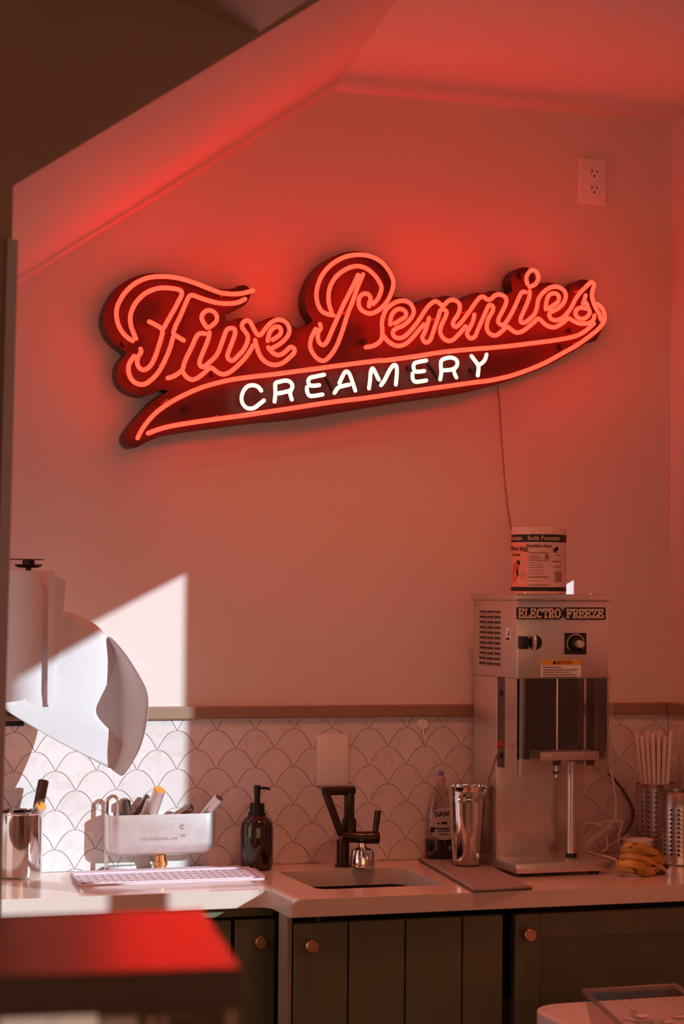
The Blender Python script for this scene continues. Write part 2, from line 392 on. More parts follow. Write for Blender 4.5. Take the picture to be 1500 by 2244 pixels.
# sink cabinet
c2 = thing('base_cabinet', 'olive base cabinet with four-board door under the sink', 'cabinet', (-.02, -.26, 0))
part(c2, 'carcass', bx(-.252, .236, -.488, -.05, .08, .68), m_cabdark, False)
part(c2, 'side_panel', bx(-.2835, -.2725, -.514, -.456, 0, .872), mat('olive_paint_lit', (.34, .27, .19), .5), False, bevel=.002)  # olive panel coloured paler to stand in for light on its side
part(c2, 'toe_kick', bx(-.27, .24, -.46, -.44, 0, .08), m_cabdark, False)
xl = [P(q, 2080, -.517).x for q in (645, 766, 891, 1016, 1106)]
for i, (a, b) in enumerate(zip(xl, xl[1:])):
    bd = part(c2, 'board', bx(a, b - .0035, -.517, -.492, .09, .858), m_cab, False, bevel=.002)
    if i == 0:
        kp = P(686, 2075, -.54); knob(bd, kp.x, -.517, kp.z)
part(c2, 'door_back', bx(xl[0] + .01, xl[-1] - .01, -.4935, -.489, .10, .85), m_cabdark, False)
# right cabinet
c3 = thing('base_cabinet', 'olive base cabinet with a framed recessed-panel door at right behind the white bin', 'cabinet', (.54, -.26, 0))
part(c3, 'carcass', bx(.258, XR - .004, -.47, -.02, .08, WZ - WT - .001), m_cabdark, False)
part(c3, 'toe_kick', bx(.256, XR - .004, -.46, -.44, 0, .08), m_cabdark, False)
xa, xb = P(1130, 2080, -.515).x, XR - .01
st = P(1184, 2080, -.515).x - xa
part(c3, 'stile', bx(xa, xa + st, -.515, -.49, .09, .857), m_cab, False, bevel=.002)
part(c3, 'stile', bx(xb - st, xb, -.515, -.49, .09, .857), m_cab, False, bevel=.002)
part(c3, 'rail', bx(xa + st, xb - st, -.515, -.49, .805, .857), m_cab, False, bevel=.002)
part(c3, 'rail', bx(xa + st, xb - st, -.515, -.49, .09, .15), m_cab, False, bevel=.002)
part(c3, 'panel', bx(xa + st - .004, xb - st + .004, -.497, -.491, .145, .81), m_cab, False)
kp = P(1165, 2050, -.54); knob(c3, kp.x, -.515, kp.z)

# ------------------------------------------------------------------ neon sign
def Z(n): return {1: (200, 520, 4.16667), 2: (520, 520, 4.16667), 3: (780, 600, 4.6875), 4: (1040, 560, 4.6875)}[n]
def zp(n, pts, Y):
    ox, oy, s = Z(n); return [P(ox + x / s, oy + y / s, Y) for x, y in pts]
YT, YW, YF = -.122, -.112, -.070
m_neon = mat('red_neon', (.9, .2, .12), .3, emit=((1.0, .0150, .0078), NEON_E))
m_wneon = mat('white_neon', (.9, .88, .84), .3, emit=((1.0, .86, .66), 1.3))
m_sign = mat('sign_face', (.030, .012, .009), .38, var=.1, scale=25)
m_signside = mat('sign_return', (.025, .015, .013), .4)
red = []
def R(*segs):
    p = []
    for n, pts in segs: p += zp(n, pts, YT)
    red.append(p)
R((1, [(1480,485),(1380,512),(1280,518),(1180,505),(1080,470),(980,430),(880,395),(780,370),(680,358),(580,360),(500,375),(430,405),(370,445),(310,505),(270,565),(240,630),(230,700),(240,770),(265,835),(305,890),(345,925),(378,945)]))
R((1, [(408,925),(385,870),(362,800),(358,720),(375,660),(400,610),(440,560),(490,515),(560,480),(640,462),(720,465),(790,475),(825,495),(825,530),(800,580),(770,640),(740,690),(700,760),(668,820)]))
R((1, [(530,770),(580,795),(635,828),(652,860),(640,920),(615,1000),(585,1090),(550,1160),(510,1200),(470,1210),(435,1185),(420,1140),(430,1090),(455,1050),(452,1020)]))
R((1, [(1405,565),(1340,595),(1260,605),(1160,600),(1060,575),(980,548),(930,530),(895,540),(870,590),(840,660),(810,730),(775,800),(755,855),(752,878)]))
R((1, [(845,940),(800,915),(765,895),(745,925),(730,980),(710,1040),(680,1110),(640,1190),(600,1250),(545,1305),(490,1340),(430,1340),(380,1310),(350,1260),(340,1200),(350,1150),(375,1110),(393,1085)]))
R((1, [(1058,825),(1030,785),(1010,740),(1020,700),(1050,672),(1090,668),(1130,690),(1150,730),(1140,770),(1110,800),(1080,822)]))
R((1, [(700,1285),(750,1270),(800,1240),(835,1205),(850,1150),(880,1080),(920,1000),(950,930),(975,890),(1005,877),(1040,880)]))
R((1, [(1080,870),(1075,910),(1055,970),(1030,1030),(1005,1090),(990,1140),(1000,1175),(1030,1180),(1070,1150),(1130,1095),(1165,1040),(1195,960),(1220,890),(1240,845),(1275,830),(1310,840),(1315,880),(1295,940),(1265,1020),(1245,1080),(1260,1115),(1295,1125),(1335,1090),(1390,1030),(1425,960),(1432,905)]),
  (2, [(75,862),(47,825),(50,785),(80,762),(115,770),(140,810),(165,860),(190,890),(215,890),(240,860),(270,820),(310,780),(360,755),(410,757),(455,785),(478,840),(468,890),(430,940),(380,980),(325,1010)]))
R((1, [(845,1240),(870,1275),(920,1300),(970,1285),(1030,1240),(1080,1197),(1110,1197),(1150,1230),(1200,1250),(1260,1235),(1330,1180),(1400,1110),(1450,1040),(1478,988)]))
R((2, [(280,945),(290,890),(310,850),(345,820),(385,820),(402,850),(390,890),(350,920),(325,935)]))
R((2, [(165,940),(180,1000),(200,1060),(230,1110),(280,1150),(340,1165),(410,1150),(470,1105),(520,1055),(522,1018),(490,1002),(460,1025),(420,1060),(370,1075),(320,1050),(285,1005)]))
R((2, [(880,712),(820,700),(770,670),(738,610),(725,540),(730,470),(755,390),(795,320),(850,260),(920,210),(1000,175),(1090,160),(1180,165),(1260,190),(1330,235),(1390,310),(1425,390),(1425,450),(1400,530),(1360,600),(1300,660),(1230,695),(1170,685),(1125,650),(1110,590),(1125,540),(1160,515),(1200,522),(1220,560),(1208,600),(1205,630)]))
R((2, [(862,680),(840,610),(835,540),(845,470),(875,400),(920,345),(980,300),(1050,270),(1120,265),(1190,290),(1250,340),(1295,400),(1320,460),(1305,520),(1280,570),(1240,610)]))
R((2, [(1105,345),(1070,420),(1020,520),(970,620),(920,730),(880,820),(850,890),(820,955),(785,983),(750,960),(737,910),(745,860),(765,830),(757,792)]))
R((2, [(1150,340),(1115,420),(1085,500),(1050,600),(1010,700),(980,800),(950,890),(910,990),(860,1070),(800,1125),(745,1115),(700,1070),(670,1010),(670,950),(690,890),(718,838)]))
R((3, [(105,755),(180,740),(240,705),(270,655),(275,580),(270,510),(285,430),(320,360),(380,310),(440,282),(510,280),(565,310),(595,370),(590,420),(550,480),(490,530),(420,560),(385,590),(390,635),(430,660),(490,650),(550,600),(610,530),(660,460),(710,380),(760,320),(810,285),(850,295),(890,325),(920,310),(960,275),(1010,270),(1060,300),(1072,350),(1050,420),(1010,480),(1000,520),(1030,545),(1075,510),(1130,440),(1180,370),(1230,300),(1270,250),(1310,235),(1350,262),(1390,260)]),
  (4, [(211,412),(260,400),(310,420),(332,460),(315,520),(280,590),(250,650),(250,690),(290,715),(330,680),(380,600),(430,500),(460,430),(490,378),(525,375)]))
R((3, [(355,520),(360,460),(385,400),(430,365),(480,365),(517,400),(510,440),(460,475),(400,510)]))
R((3, [(290,640),(330,690),(390,730),(450,740),(520,715),(590,650),(640,590),(700,520)]))
R((3, [(755,455),(735,530),(710,600),(685,650),(700,690),(730,705),(765,680),(790,620),(820,530),(850,440),(870,378),(900,365),(935,390),(920,450),(890,510),(870,570),(875,620),(910,670),(960,690),(1010,670),(1070,610),(1130,540)]))
R((3, [(1220,420),(1205,490),(1170,560),(1145,610),(1160,650),(1190,662),(1225,645),(1250,590),(1280,520),(1320,430)]),
  (4, [(136,537),(162,507),(195,530),(185,580),(150,640),(130,710),(135,770),(170,810),(220,820),(270,790),(320,745),(350,735),(380,760),(430,790),(490,780),(560,730),(620,680),(650,650),(680,660),(720,700),(770,730),(830,735),(890,705),(940,665),(970,645),(1010,665),(1070,695),(1130,700),(1190,690),(1228,652),(1235,615)]))
R((4, [(570,370),(565,430),(540,500),(510,570),(480,640),(480,680),(510,690),(560,660),(620,600),(645,530),(660,450),(700,390),(760,340),(820,320),(880,330),(930,370),(940,430),(910,500),(850,550),(790,580),(770,610),(790,650),(840,665),(900,645),(950,600),(1000,530),(1040,450),(1090,380),(1130,340),(1170,300),(1205,275),(1232,300),(1215,360),(1210,420),(1225,480),(1250,540),(1285,600),(1300,655)]))
R((4, [(735,550),(740,490),(760,420),(800,390),(850,395),(872,430),(855,480),(800,520),(758,548)]))
R((4, [(1145,410),(1133,450),(1118,492)]))
R((4, [(1150,488),(1165,512)]))
R((4, [(1150,545),(1100,535),(1055,555),(1040,600),(1070,640),(1120,650),(1170,620),(1187,580),(1175,545)]))
R((4, [(545,290),(535,230),(560,175),(600,150),(640,168),(660,220),(640,280),(600,310),(568,322)]))
R((4, [(1230,700),(1180,745),(1120,790),(1050,825),(970,845),(880,862),(760,880),(600,900),(400,925),(200,945),(0,960)]),
  (3, [(900,803),(600,850),(300,890)]), (2, [(1300,1125),(1000,1162),(660,1208),(300,1255)]), (1, [(1480,1272),(1300,1297),(1150,1330),(1000,1375),(850,1440),(720,1510),(600,1595),(510,1690),(450,1780),(425,1832)]))
R((4, [(1255,497),(1292,517),(1325,560),(1340,620),(1335,670),(1310,712),(1270,760),(1210,810),(1130,870),(1040,930),(950,980),(870,1025),(780,1075),(690,1120),(580,1165),(470,1205),(360,1240),(250,1265),(150,1285)]),
  (3, [(1200,1118),(1000,1147),(500,1217),(100,1276)]), (2, [(900,1500),(450,1568),(100,1621)]), (1, [(1200,1652),(950,1687),(750,1720),(620,1752),(520,1790)]))
white = []
def Wt(n, pts): white.append(zp(n, pts, YW))
Wt(2, [(220,1400),(190,1365),(140,1350),(90,1365),(55,1410),(40,1470),(55,1525),(95,1560),(150,1560),(200,1525),(245,1490)])
Wt(2, [(342,1500),(350,1430),(348,1370),(352,1332),(390,1318),(450,1308),(490,1325),(505,1360),(490,1395),(440,1412),(380,1425)])
Wt(2, [(490,1402),(485,1430),(500,1482)])
Wt(2, [(795,1255),(720,1270),(665,1285),(650,1320),(665,1350),(700,1355),(750,1350)])
Wt(2, [(638,1370),(640,1410),(660,1445),(700,1448),(780,1435)])
Wt(2, [(935,1330),(960,1275),(985,1232),(1010,1228),(1030,1255),(1052,1315),(1080,1400)])
Wt(2, [(890,1420),(925,1372),(980,1355),(1025,1345)])
Wt(2, [(1205,1380),(1215,1300),(1222,1222),(1240,1197),(1260,1230),(1295,1300)])
Wt(2, [(1315,1350),(1350,1300),(1390,1220),(1425,1172),(1453,1172),(1460,1230),(1450,1345)])
Wt(3, [(725,890),(650,905),(605,920),(595,960),(610,1000),(650,1005),(705,998)])
Wt(3, [(585,1025),(585,1070),(605,1105),(650,1108),(725,1095)])
Wt(3, [(868,1085),(880,1020),(875,940),(882,892),(920,870),(980,860),(1030,880),(1045,920),(1030,960),(980,985),(900,992)])
Wt(3, [(1010,985),(1015,1020),(1035,1065)])
Wt(3, [(1190,845),(1225,890),(1258,940),(1262,985),(1255,1045)])
Wt(3, [(1345,830),(1330,880),(1300,915),(1262,942)])
sgn = thing('neon_sign', 'red script neon sign with white CREAMERY lettering hung on the back wall', 'neon sign', P(780, 780, -.02))
for p in red: part(sgn, 'neon_tube', tube(smooth_path(p, 4), .0050, 8, round_caps=True), m_neon)
for p in white: part(sgn, 'letter_tube', tube(smooth_path(p, 4), .0046, 8, round_caps=True), m_wneon, label='white glowing letter stroke')
ol = []
def O(n, pts):
    ox, oy, s = Z(n); ol.extend([(ox + x / s, oy + y / s) for x, y in pts])
O(1, [(365,1922),(315,1885),(300,1830),(330,1760),(400,1670),(480,1580),(560,1500),(640,1440),(700,1405),(640,1395),(560,1428),(480,1450),(400,1440),(320,1400),(262,1340),(236,1260),(245,1170),(280,1110),(318,1062),(290,1030),(255,1005),(200,960),(150,890),(120,810),(110,750),(125,670),(160,580),(220,480),(300,410),(400,360),(500,335),(600,328),(700,335),(800,355),(900,385),(1000,425),(1100,460),(1200,475),(1280,470),(1340,445),(1390,437),(1430,450),(1455,490),(1450,540),(1420,600),(1370,640),(1300,675),(1235,692),(1225,735),(1250,770),(1300,750),(1370,735),(1420,745)])
O(2, [(110,757),(170,800),(230,760),(300,735),(370,730),(440,740),(480,770),(500,810),(540,825),(600,815),(660,790),(688,770),(675,735),(640,680),(620,600),(622,530),(640,450),(680,360),(740,280),(820,210),(900,165),(1000,135),(1100,130),(1200,145),(1290,180),(1370,240),(1420,320),(1445,400),(1440,480),(1430,540)])
O(3, [(460,240),(530,265),(590,305),(620,318),(680,270),(750,245),(810,255),(850,240),(910,225),(970,235),(1030,260),(1090,285),(1140,230),(1200,200),(1260,195)])
O(4, [(91,390),(140,370),(190,362),(240,375),(300,400),(345,395),(392,362),(380,300),(375,240),(400,180),(450,135),(510,120),(570,135),(610,180),(625,240),(650,288),(700,280),(760,275),(820,290),(880,320),(930,365),(960,390),(975,355),(1010,300),(1060,260),(1110,245),(1160,255),(1200,290),(1215,350),(1200,420),(1215,490),(1275,530),(1320,590),(1335,650),(1330,720),(1290,800),(1248,880),(1205,862),(1130,915),(1000,995),(850,1080),(700,1155),(500,1235),(300,1305),(100,1362)])
O(3, [(1100,1225),(800,1270),(400,1325)])
O(2, [(1200,1552),(800,1620),(500,1662)])
O(1, [(1500,1690),(1200,1730),(1000,1757),(800,1785),(700,1802),(600,1832),(530,1860),(480,1882),(430,1912)])
face = [P(x, y, YF) for x, y in ol]
sp = smooth_path(face, 2, closed=True)
def fill(pts, off):
    b = BM(); vs = [b.verts.new(p + Vector((0, off, 0))) for p in pts]
    es = [b.edges.new((vs[i], vs[(i + 1) % len(vs)])) for i in range(len(vs))]
    bmesh.ops.triangle_fill(b, edges=es, use_beauty=True); return b
bm = fill(sp, 0); ex = bmesh.ops.extrude_face_region(bm, geom=list(bm.faces))
bmesh.ops.translate(bm, verts=[g_ for g_ in ex['geom'] if isinstance(g_, bmesh.types.BMVert)], vec=(0, .050, 0))
part(sgn, 'backing_can', bm, m_signside, False)
part(sgn, 'face_panel', fill(sp, -.0012), m_sign, False)
m_glass = mat('clip_glass', (.45, .16, .12), .3)
for i, (n, x, y) in enumerate(((1,310,505),(1,1240,510),(1,670,1145),(1,1015,1370),(1,1145,1650),(1,690,1500),(2,945,320),(2,1010,680),(2,660,1205),(2,890,1500),(2,400,965),(3,920,802),(3,1175,375),(4,890,862),(4,685,1115),(4,1110,880),(4,1120,345),(3,850,450))):
    q = zp(n, [(x, y)], YT)[0]
    bm = BM(); sweep(bm, [(q.x, YF, q.z), (q.x, YT + .004, q.z)], .0022, 8); sweep(bm, [(q.x, YT + .002, q.z), (q.x, YT - .0008, q.z)], [.0030, .0062], 10)
    part(sgn, 'tube_support', bm, m_glass)
for n, x, y in ((1,300,970),(1,850,1565),(1,1110,1250),(2,1160,955),(3,1195,985),(4,480,210),(4,470,490),(4,990,765),(4,890,935),(3,550,965)):
    q = zp(n, [(x, y)], YF - .006)[0]
    part(sgn, 'electrode_cap', tube([q + Vector((0, .008, 0)), q - Vector((0, .010, 0))], .006, 12), m_black)
for n, a, b in ((2, (800, 1275), (880, 1420)), (3, (735, 925), (850, 1080)), (3, (225, 1100), (245, 1130))):
    q = zp(n, [a, b], YW + .006)
    part(sgn, 'blocked_tube', tube(q, .0042, 8), m_black)
# hanging twisted lead under the sign
cp = [P(x, y, Y) for x, y, Y in ((1091, 846, -.010), (1095, 880, -.012), (1099, 950, -.02), (1106, 1040, -.03), (1113, 1110, -.035), (1121, 1160, -.04), (1128, 1230, -.05), (1130, 1292, -.07), (1131, 1330, -.09))]
pw = thing('hanging_lead', 'thin twisted clear power lead hanging from the neon sign to behind the can', 'cord', P(1091, 842, -.04))
base = smooth_path(cp, 14)
for ph in (0, math.pi):
    pts = []
    for i, p in enumerate(base):
        a = ph + i * .9; pts.append(p + Vector((math.cos(a) * .0014, math.sin(a) * .0014, 0)))
    part(pw, 'strand', tube(pts, .0012, 6), mat('clear_wire', (.42, .22, .16), .35))

# ------------------------------------------------------------------ wall plates and hook
def plate(name, label, cat, x0, x1, z0, z1):
    T = thing(name, label, cat, ((x0 + x1) / 2, 0, (z0 + z1) / 2)); return T
T = plate('wall_plate', 'blank white wall plate on the tiles above the faucet', 'wall plate', -.059, .018, 1.083, 1.201)
part(T, 'plate', rbox(-.059, .018, -.0125, -.006, 1.083, 1.201, .004, 3), m_white)
for z in (1.099, 1.185): part(T, 'screw', tube([(-.0205, -.0125, z), (-.0205, -.0138, z)], .0032, 12), m_white)
ox0, ox1, oz0, oz1 = .588, .662, 2.457, 2.568; oc = (ox0 + ox1) / 2
T = plate('power_outlet', 'white duplex electrical outlet high on the wall near the ceiling corner', 'outlet', ox0, ox1, oz0, oz1)
part(T, 'plate', rbox(ox0, ox1, -.008, 0, oz0, oz1, .003, 3), m_white)
for zc_ in (oz0 + .036, oz1 - .036):
    pr = [(.017 * math.cos(a), max(-.0135, min(.0135, .017 * math.sin(a)))) for a in [i * math.pi / 12 for i in range(24)]]
    rc = part(T, 'receptacle', prism(BM(), [(oc + .004 + u, -.0095, zc_ + w) for u, w in pr], (0, .003, 0)), m_white, False)
    for dx, h in ((-.0065, .0045), (.0065, .0036)): part(rc, 'slot', bx(oc + .004 + dx - .0012, oc + .004 + dx + .0012, -.0098, -.009, zc_ + .002 - h * .2, zc_ + .002 + h * 1.6), m_black, False)
    part(rc, 'ground_hole', tube([(oc + .004, -.009, zc_ - .007), (oc + .004, -.0098, zc_ - .007)], .0026, 10), m_black)
part(T, 'screw', tube([(oc + .004, -.008, (oz0 + oz1) / 2), (oc + .004, -.0092, (oz0 + oz1) / 2)], .0026, 10), m_white)
hp = P(928, 1587, -.01)
T = thing('adhesive_hook', 'small round white adhesive hook on the tiles below the chair rail', 'hook', (hp.x, -.007, hp.z))
part(T, 'disc', tube([(hp.x, -.0065, hp.z), (hp.x, -.011, hp.z), (hp.x, -.014, hp.z)], [.0135, .0135, .011], 28), m_white)
part(T, 'hook', tube(smooth_path([(hp.x, -.012, hp.z - .008), (hp.x - .001, -.014, hp.z - .02), (hp.x + .001, -.017, hp.z - .031), (hp.x + .003, -.025, hp.z - .032), (hp.x + .004, -.027, hp.z - .025)], 4), .0019, 8), m_white)

# ------------------------------------------------------------------ milkshake machine
mx0, mx1, mf, mb = .282, .500, -.359, -.106
M = thing('milkshake_machine', 'stainless steel countertop milkshake spinner with black nameplate and vented side', 'machine', ((mx0 + mx1) / 2, (mf + mb) / 2, .912))
hz0, hz1 = 1.338, 1.508
part(M, 'head_housing', rbox(mx0, mx1, mf, mb, hz0, hz1, .0025), m_steel)
part(M, 'lid', rbox(mx0 - .005, mx1 + .005, mf - .006, mb + .004, hz1, hz1 + .014, .0025), m_steelh)
for x, y in ((mx0 + .03, mf + .03), (mx1 - .03, mf + .03)): part(M, 'lid_screw', tube([(x, y, hz1 + .013), (x, y, hz1 + .017)], .004, 10), m_chrome)
# side vents: 3 columns x 11 rows
vy = [PX(q, 1400, mx0).y for q in (1052, 1065, 1068, 1081, 1084, 1097)]
for ci in range(3):
    for ri in range(11):
        z = 1.502 - .018 - ri * .01155
        y0, y1 = vy[ci * 2], vy[ci * 2 + 1]
        vs_ = part(M, 'vent_slot', bx(mx0 - .0008, mx0 + .0005, min(y0, y1), max(y0, y1), z - .0072, z), m_black, False)
        part(vs_, 'louvre', prism(BM(), [(mx0 - .0008, min(y0, y1), z - .0085), (mx0 - .0045, min(y0, y1), z - .0075), (mx0 - .0008, min(y0, y1), z - .0045)], (0, abs(y1 - y0), 0)), m_steel, False)
for q in ((1042, 1325), (1042, 1471)):
    s = PX(q[0], q[1], mx0); part(M, 'side_screw', tube([(mx0, s.y, s.z), (mx0 - .003, s.y, s.z)], .0035, 10), m_chrome)
s0, s1 = PX(1109, 1376, mx0 - .001), PX(1119, 1406, mx0 - .001)
stk = part(M, 'side_sticker', bx(mx0 - .001, mx0, s1.y, s0.y, s1.z, s0.z), m_white, False, label='small white warning sticker')
ym, zm = (s0.y + s1.y) / 2, (s0.z + s1.z) / 2
bm = BM(); prism(bm, [(mx0 - .0012, ym + .006, zm), (mx0 - .0012, ym - .002, zm + .002), (mx0 - .0012, ym - .006, zm + .012), (mx0 - .0012, ym - .009, zm + .003), (mx0 - .0012, ym - .004, zm - .002)], (-.0003, 0, 0))
box(bm, mx0 - .0015, mx0 - .001, ym - .008, ym + .008, zm - .012, zm - .006)
part(stk, 'warning_mark', bm, m_black, False)
# nameplate
NP = lambda x, y, o=.003: P(x, y, mf - o)
bm = BM()
prism(bm, [NP(*q) for q in ((1133, 1331), (1228, 1331), (1233, 1336), (1233, 1353), (1228, 1357), (1134, 1357))], (0, .003, 0))
prism(bm, [NP(*q) for q in ((1238, 1333), (1241, 1331), (1328, 1331), (1328, 1358), (1243, 1358), (1233, 1345))], (0, .003, 0))
npl = part(M, 'nameplate', bm, m_black, False)
def arc(cx, cy, rx, ry, a0, a1, n=10): return [(cx + rx * math.cos(math.radians(a0 + (a1 - a0) * i / n)), cy + ry * math.sin(math.radians(a0 + (a1 - a0) * i / n))) for i in range(n + 1)]
GL = {'E': [[(.12, 0), (.12, 1)], [(0, 1), (.82, 1), (.82, .74)], [(.12, .52), (.58, .52)], [(.58, .66), (.58, .38)], [(0, 0), (.88, 0), (.88, .28)]],
      'L': [[(.2, 0), (.2, 1)], [(0, 1), (.42, 1)], [(0, 0), (.88, 0), (.88, .3)]],
      'C': [arc(.5, .5, .42, .5, 50, 310, 14), [(.84, .98), (.80, .70)]],
      'T': [[(.5, 0), (.5, 1)], [(.05, .70), (.05, 1), (.95, 1), (.95, .70)], [(.3, 0), (.7, 0)]],
      'R': [[(.18, 0), (.18, 1)], [(0, 1), (.5, 1)] + arc(.5, .76, .32, .24, 90, -90, 8) + [(.18, .52)], [(.45, .5), (.8, 0), (.98, 0)], [(0, 0), (.38, 0)]],
      'O': [arc(.5, .5, .42, .5, 0, 360, 18)],
      'F': [[(.18, 0), (.18, 1)], [(0, 1), (.85, 1), (.85, .72)], [(.18, .52), (.6, .52)], [(.6, .66), (.6, .38)], [(0, 0), (.42, 0)]],
      'Z': [[(.08, .72), (.08, 1), (.85, 1), (.08, 0), (.9, 0), (.9, .28)]]}
def stroke_text(bm, s, x0, x1, yb, yt, fn, w=.16, gap=.22):
    kk = 0
    n = len(s); cw = (x1 - x0) / (n + (n - 1) * gap)
    for i, ch in enumerate(s):
        for pl in GL[ch]:
            for a, b in zip(pl, pl[1:]):
                A = Vector((x0 + (i * (1 + gap) + a[0]) * cw, yb + a[1] * (yt - yb))); B = Vector((x0 + (i * (1 + gap) + b[0]) * cw, yb + b[1] * (yt - yb)))
                dd = (B - A).normalized() * w * cw * .45; nn_ = Vector((-dd.y, dd.x))
                kk += 1; of = Vector((0, -(kk % 29) * 1.2e-5, 0))
                prism(bm, [of + q_ for q_ in (fn(*(A - dd * .6 + nn_)), fn(*(B + dd * .6 + nn_)), fn(*(B + dd * .6 - nn_)), fn(*(A - dd * .6 - nn_)))], (0, .0006, 0))
bm = BM(); stroke_text(bm, 'ELECTRO', 1138, 1229, 1353, 1335, lambda x, y: NP(x, y, .0037), .34, .12); stroke_text(bm, 'FREEZE', 1243, 1324, 1353, 1336, lambda x, y: NP(x, y, .0037), .34, .12)
part(npl, 'lettering', bm, mat('badge_cream', (.72, .60, .46), .5), False)
# lever knob and cone
q = NP(1145, 1408, .0); part(M, 'switch_boot', rbox(q.x - .012, q.x + .004, mf - .03, mf, q.z - .014, q.z + .014, .004), m_black)
q2 = NP(1166, 1408, .0)
part(M, 'knob_bezel', tube([(q2.x + .008, mf, q2.z), (q2.x + .008, mf - .003, q2.z)], [.0165, .0155], 28), m_black)
pk = part(M, 'pull_knob', tube([(q2.x + .006, mf - .002, q2.z), (q2.x - .006, mf - .030, q2.z)], .0045, 14), m_black)
dvk = Vector((-.96, .26, 0)); ck = Vector((q2.x - .006, mf - .030, q2.z))
part(pk, 'knob_disc', tube([ck - dvk * .002, ck - dvk * .001, ck + dvk * .003, ck + dvk * .0045], [.012, .0185, .0185, .010], 28), m_satin)
# timer dial
a, b = NP(1238, 1387, 0), NP(1285, 1434, 0)
dl = part(M, 'timer_plate', bx(a.x, b.x, mf - .002, mf, b.z, a.z), m_black, False)
bm = BM(); cx_, cz_ = (a.x + b.x) / 2, (a.z + b.z) / 2
for i in range(24):
    t = math.radians(-30 + i * 10.5 * 1.0); 
    u, w = math.cos(t) * .0205, math.sin(t) * .0205
    box(bm, cx_ + u - .0012, cx_ + u + .0012, mf - .0024, mf - .0019, cz_ + w - .0012, cz_ + w + .0012)
part(dl, 'dial_marks', bm, m_white, False)
q = NP(1264, 1411, 0)
part(dl, 'dial_skirt', tube([(q.x, mf - .002, q.z), (q.x, mf - .008, q.z), (q.x, mf - .010, q.z)], [.015, .015, .012], 28), m_black)
part(dl, 'dial_knob', tube([(q.x, mf - .009, q.z), (q.x, mf - .022, q.z), (q.x, mf - .024, q.z)], [.0085, .008, .007], 24), m_satin)
# caution sticker
a, b = NP(1186, 1446, 0), NP(1274, 1484, 0)
cs = part(M, 'caution_sticker', bx(a.x, b.x, mf - .0008, mf, b.z, a.z), m_white, False)
hb = a.z - .011
part(cs, 'caution_band', bx(a.x, b.x, mf - .0013, mf - .0006, hb, a.z), mat('caution_yellow', (.85, .42, .05), .5), False)
bm = text_bm('CAUTION', .0095, lambda u, w: Vector(((a.x + b.x) / 2 + .004 + u, mf - .0016, hb + .0022 + w)), .0002)
part(cs, 'caution_word', bm, m_black, False)
bm = BM(); prism(bm, [(a.x + .027, mf - .0016, hb + .002), (a.x + .036, mf - .0016, hb + .002), (a.x + .0315, mf - .0016, hb + .0095)], (0, .0002, 0)); part(cs, 'caution_triangle', bm, m_black, False)
bm = BM()
for i, (u, w) in enumerate(((0, .5), (.02, .95), (0, .75), (.0, .9), (.03, .93))):
    z = hb - .0065 - i * .0052; box(bm, a.x + .004 + u * .1, a.x + .004 + (b.x - a.x - .008) * w, mf - .0011, mf - .0007, z, z + .0022)
part(cs, 'print_lines', bm, mat('grey_ink', (.22, .16, .15), .6), False)
# column
cy0 = PX(1088, 1700, mx0).y
cxr = P(1281, 1750, cy0).x
part(M, 'column', rbox(mx0 + .001, cxr, cy0, mb - .002, .940, hz0, .003), m_steelh)
part(M, 'column_edge', bx(mx0 + .0218, mx0 + .0226, cy0 - .0008, cy0, .942, 1.12), m_chrome, False)
part(M, 'spindle_shade_panel', bx(mx0 + .030, mx1 - .022, cy0 - .004, cy0 + .001, 1.155, hz0), mat('recess_shade', (.018, .012, .009), .4), False)  # dark panel painting in the shade behind the spindle
# side guards with a slot
ys, ye = PX(1107, 1600, mx0).y, mf + .004
for xg in (mx0, mx1 - .0015):
    part(M, 'side_guard', prism(BM(), [(xg, ys, hz0), (xg, ye, hz0), (xg, ye, 1.130), (xg, ys, 1.141)], (.0015, 0, 0)), m_steelh, False)
    part(M, 'guard_strip', bx(xg + .002, xg + .0035, cy0, ys, 1.14, hz0), mat('slot_dark', (.10, .07, .055), .5), False)
for q in ((1098, 1518), (1098, 1655)):
    s = PX(q[0], q[1], mx0); part(M, 'guard_bolt', tube([(mx0 + .003, s.y, s.z), (mx0 - .002, s.y, s.z)], .006, 12), m_black)
# clear splash shield (U-shaped, rounded corners)
m_clear = clear_mat('clear_shield', (.94, .91, .89), .045, .12)
bm = BM(); r = .018
path = rounded([Vector((mx0 + .004, cy0 - .05)), Vector((mx0 + .004, mf - .006)), Vector((mx1 + .006, mf - .006)), Vector((mx1 + .006, cy0 - .02))], [0, r, r, 0], 6)
for p, q in zip(path, path[1:]):
    prism(bm, [(p.x, p.y, 1.131), (q.x, q.y, 1.131), (q.x, q.y, hz0 + .004), (p.x, p.y, hz0 + .004)], (.0012, .0012, 0))
part(M, 'splash_shield', bm, m_clear, False)
# the shield's bent lip edges
for xg in (mx0 + .009, mx1 - .001, mx1 + .005):
    part(M, 'shield_edge', bx(xg - .0007, xg + .0007, mf - .0075, mf - .006, 1.131, hz0), m_satin, False)
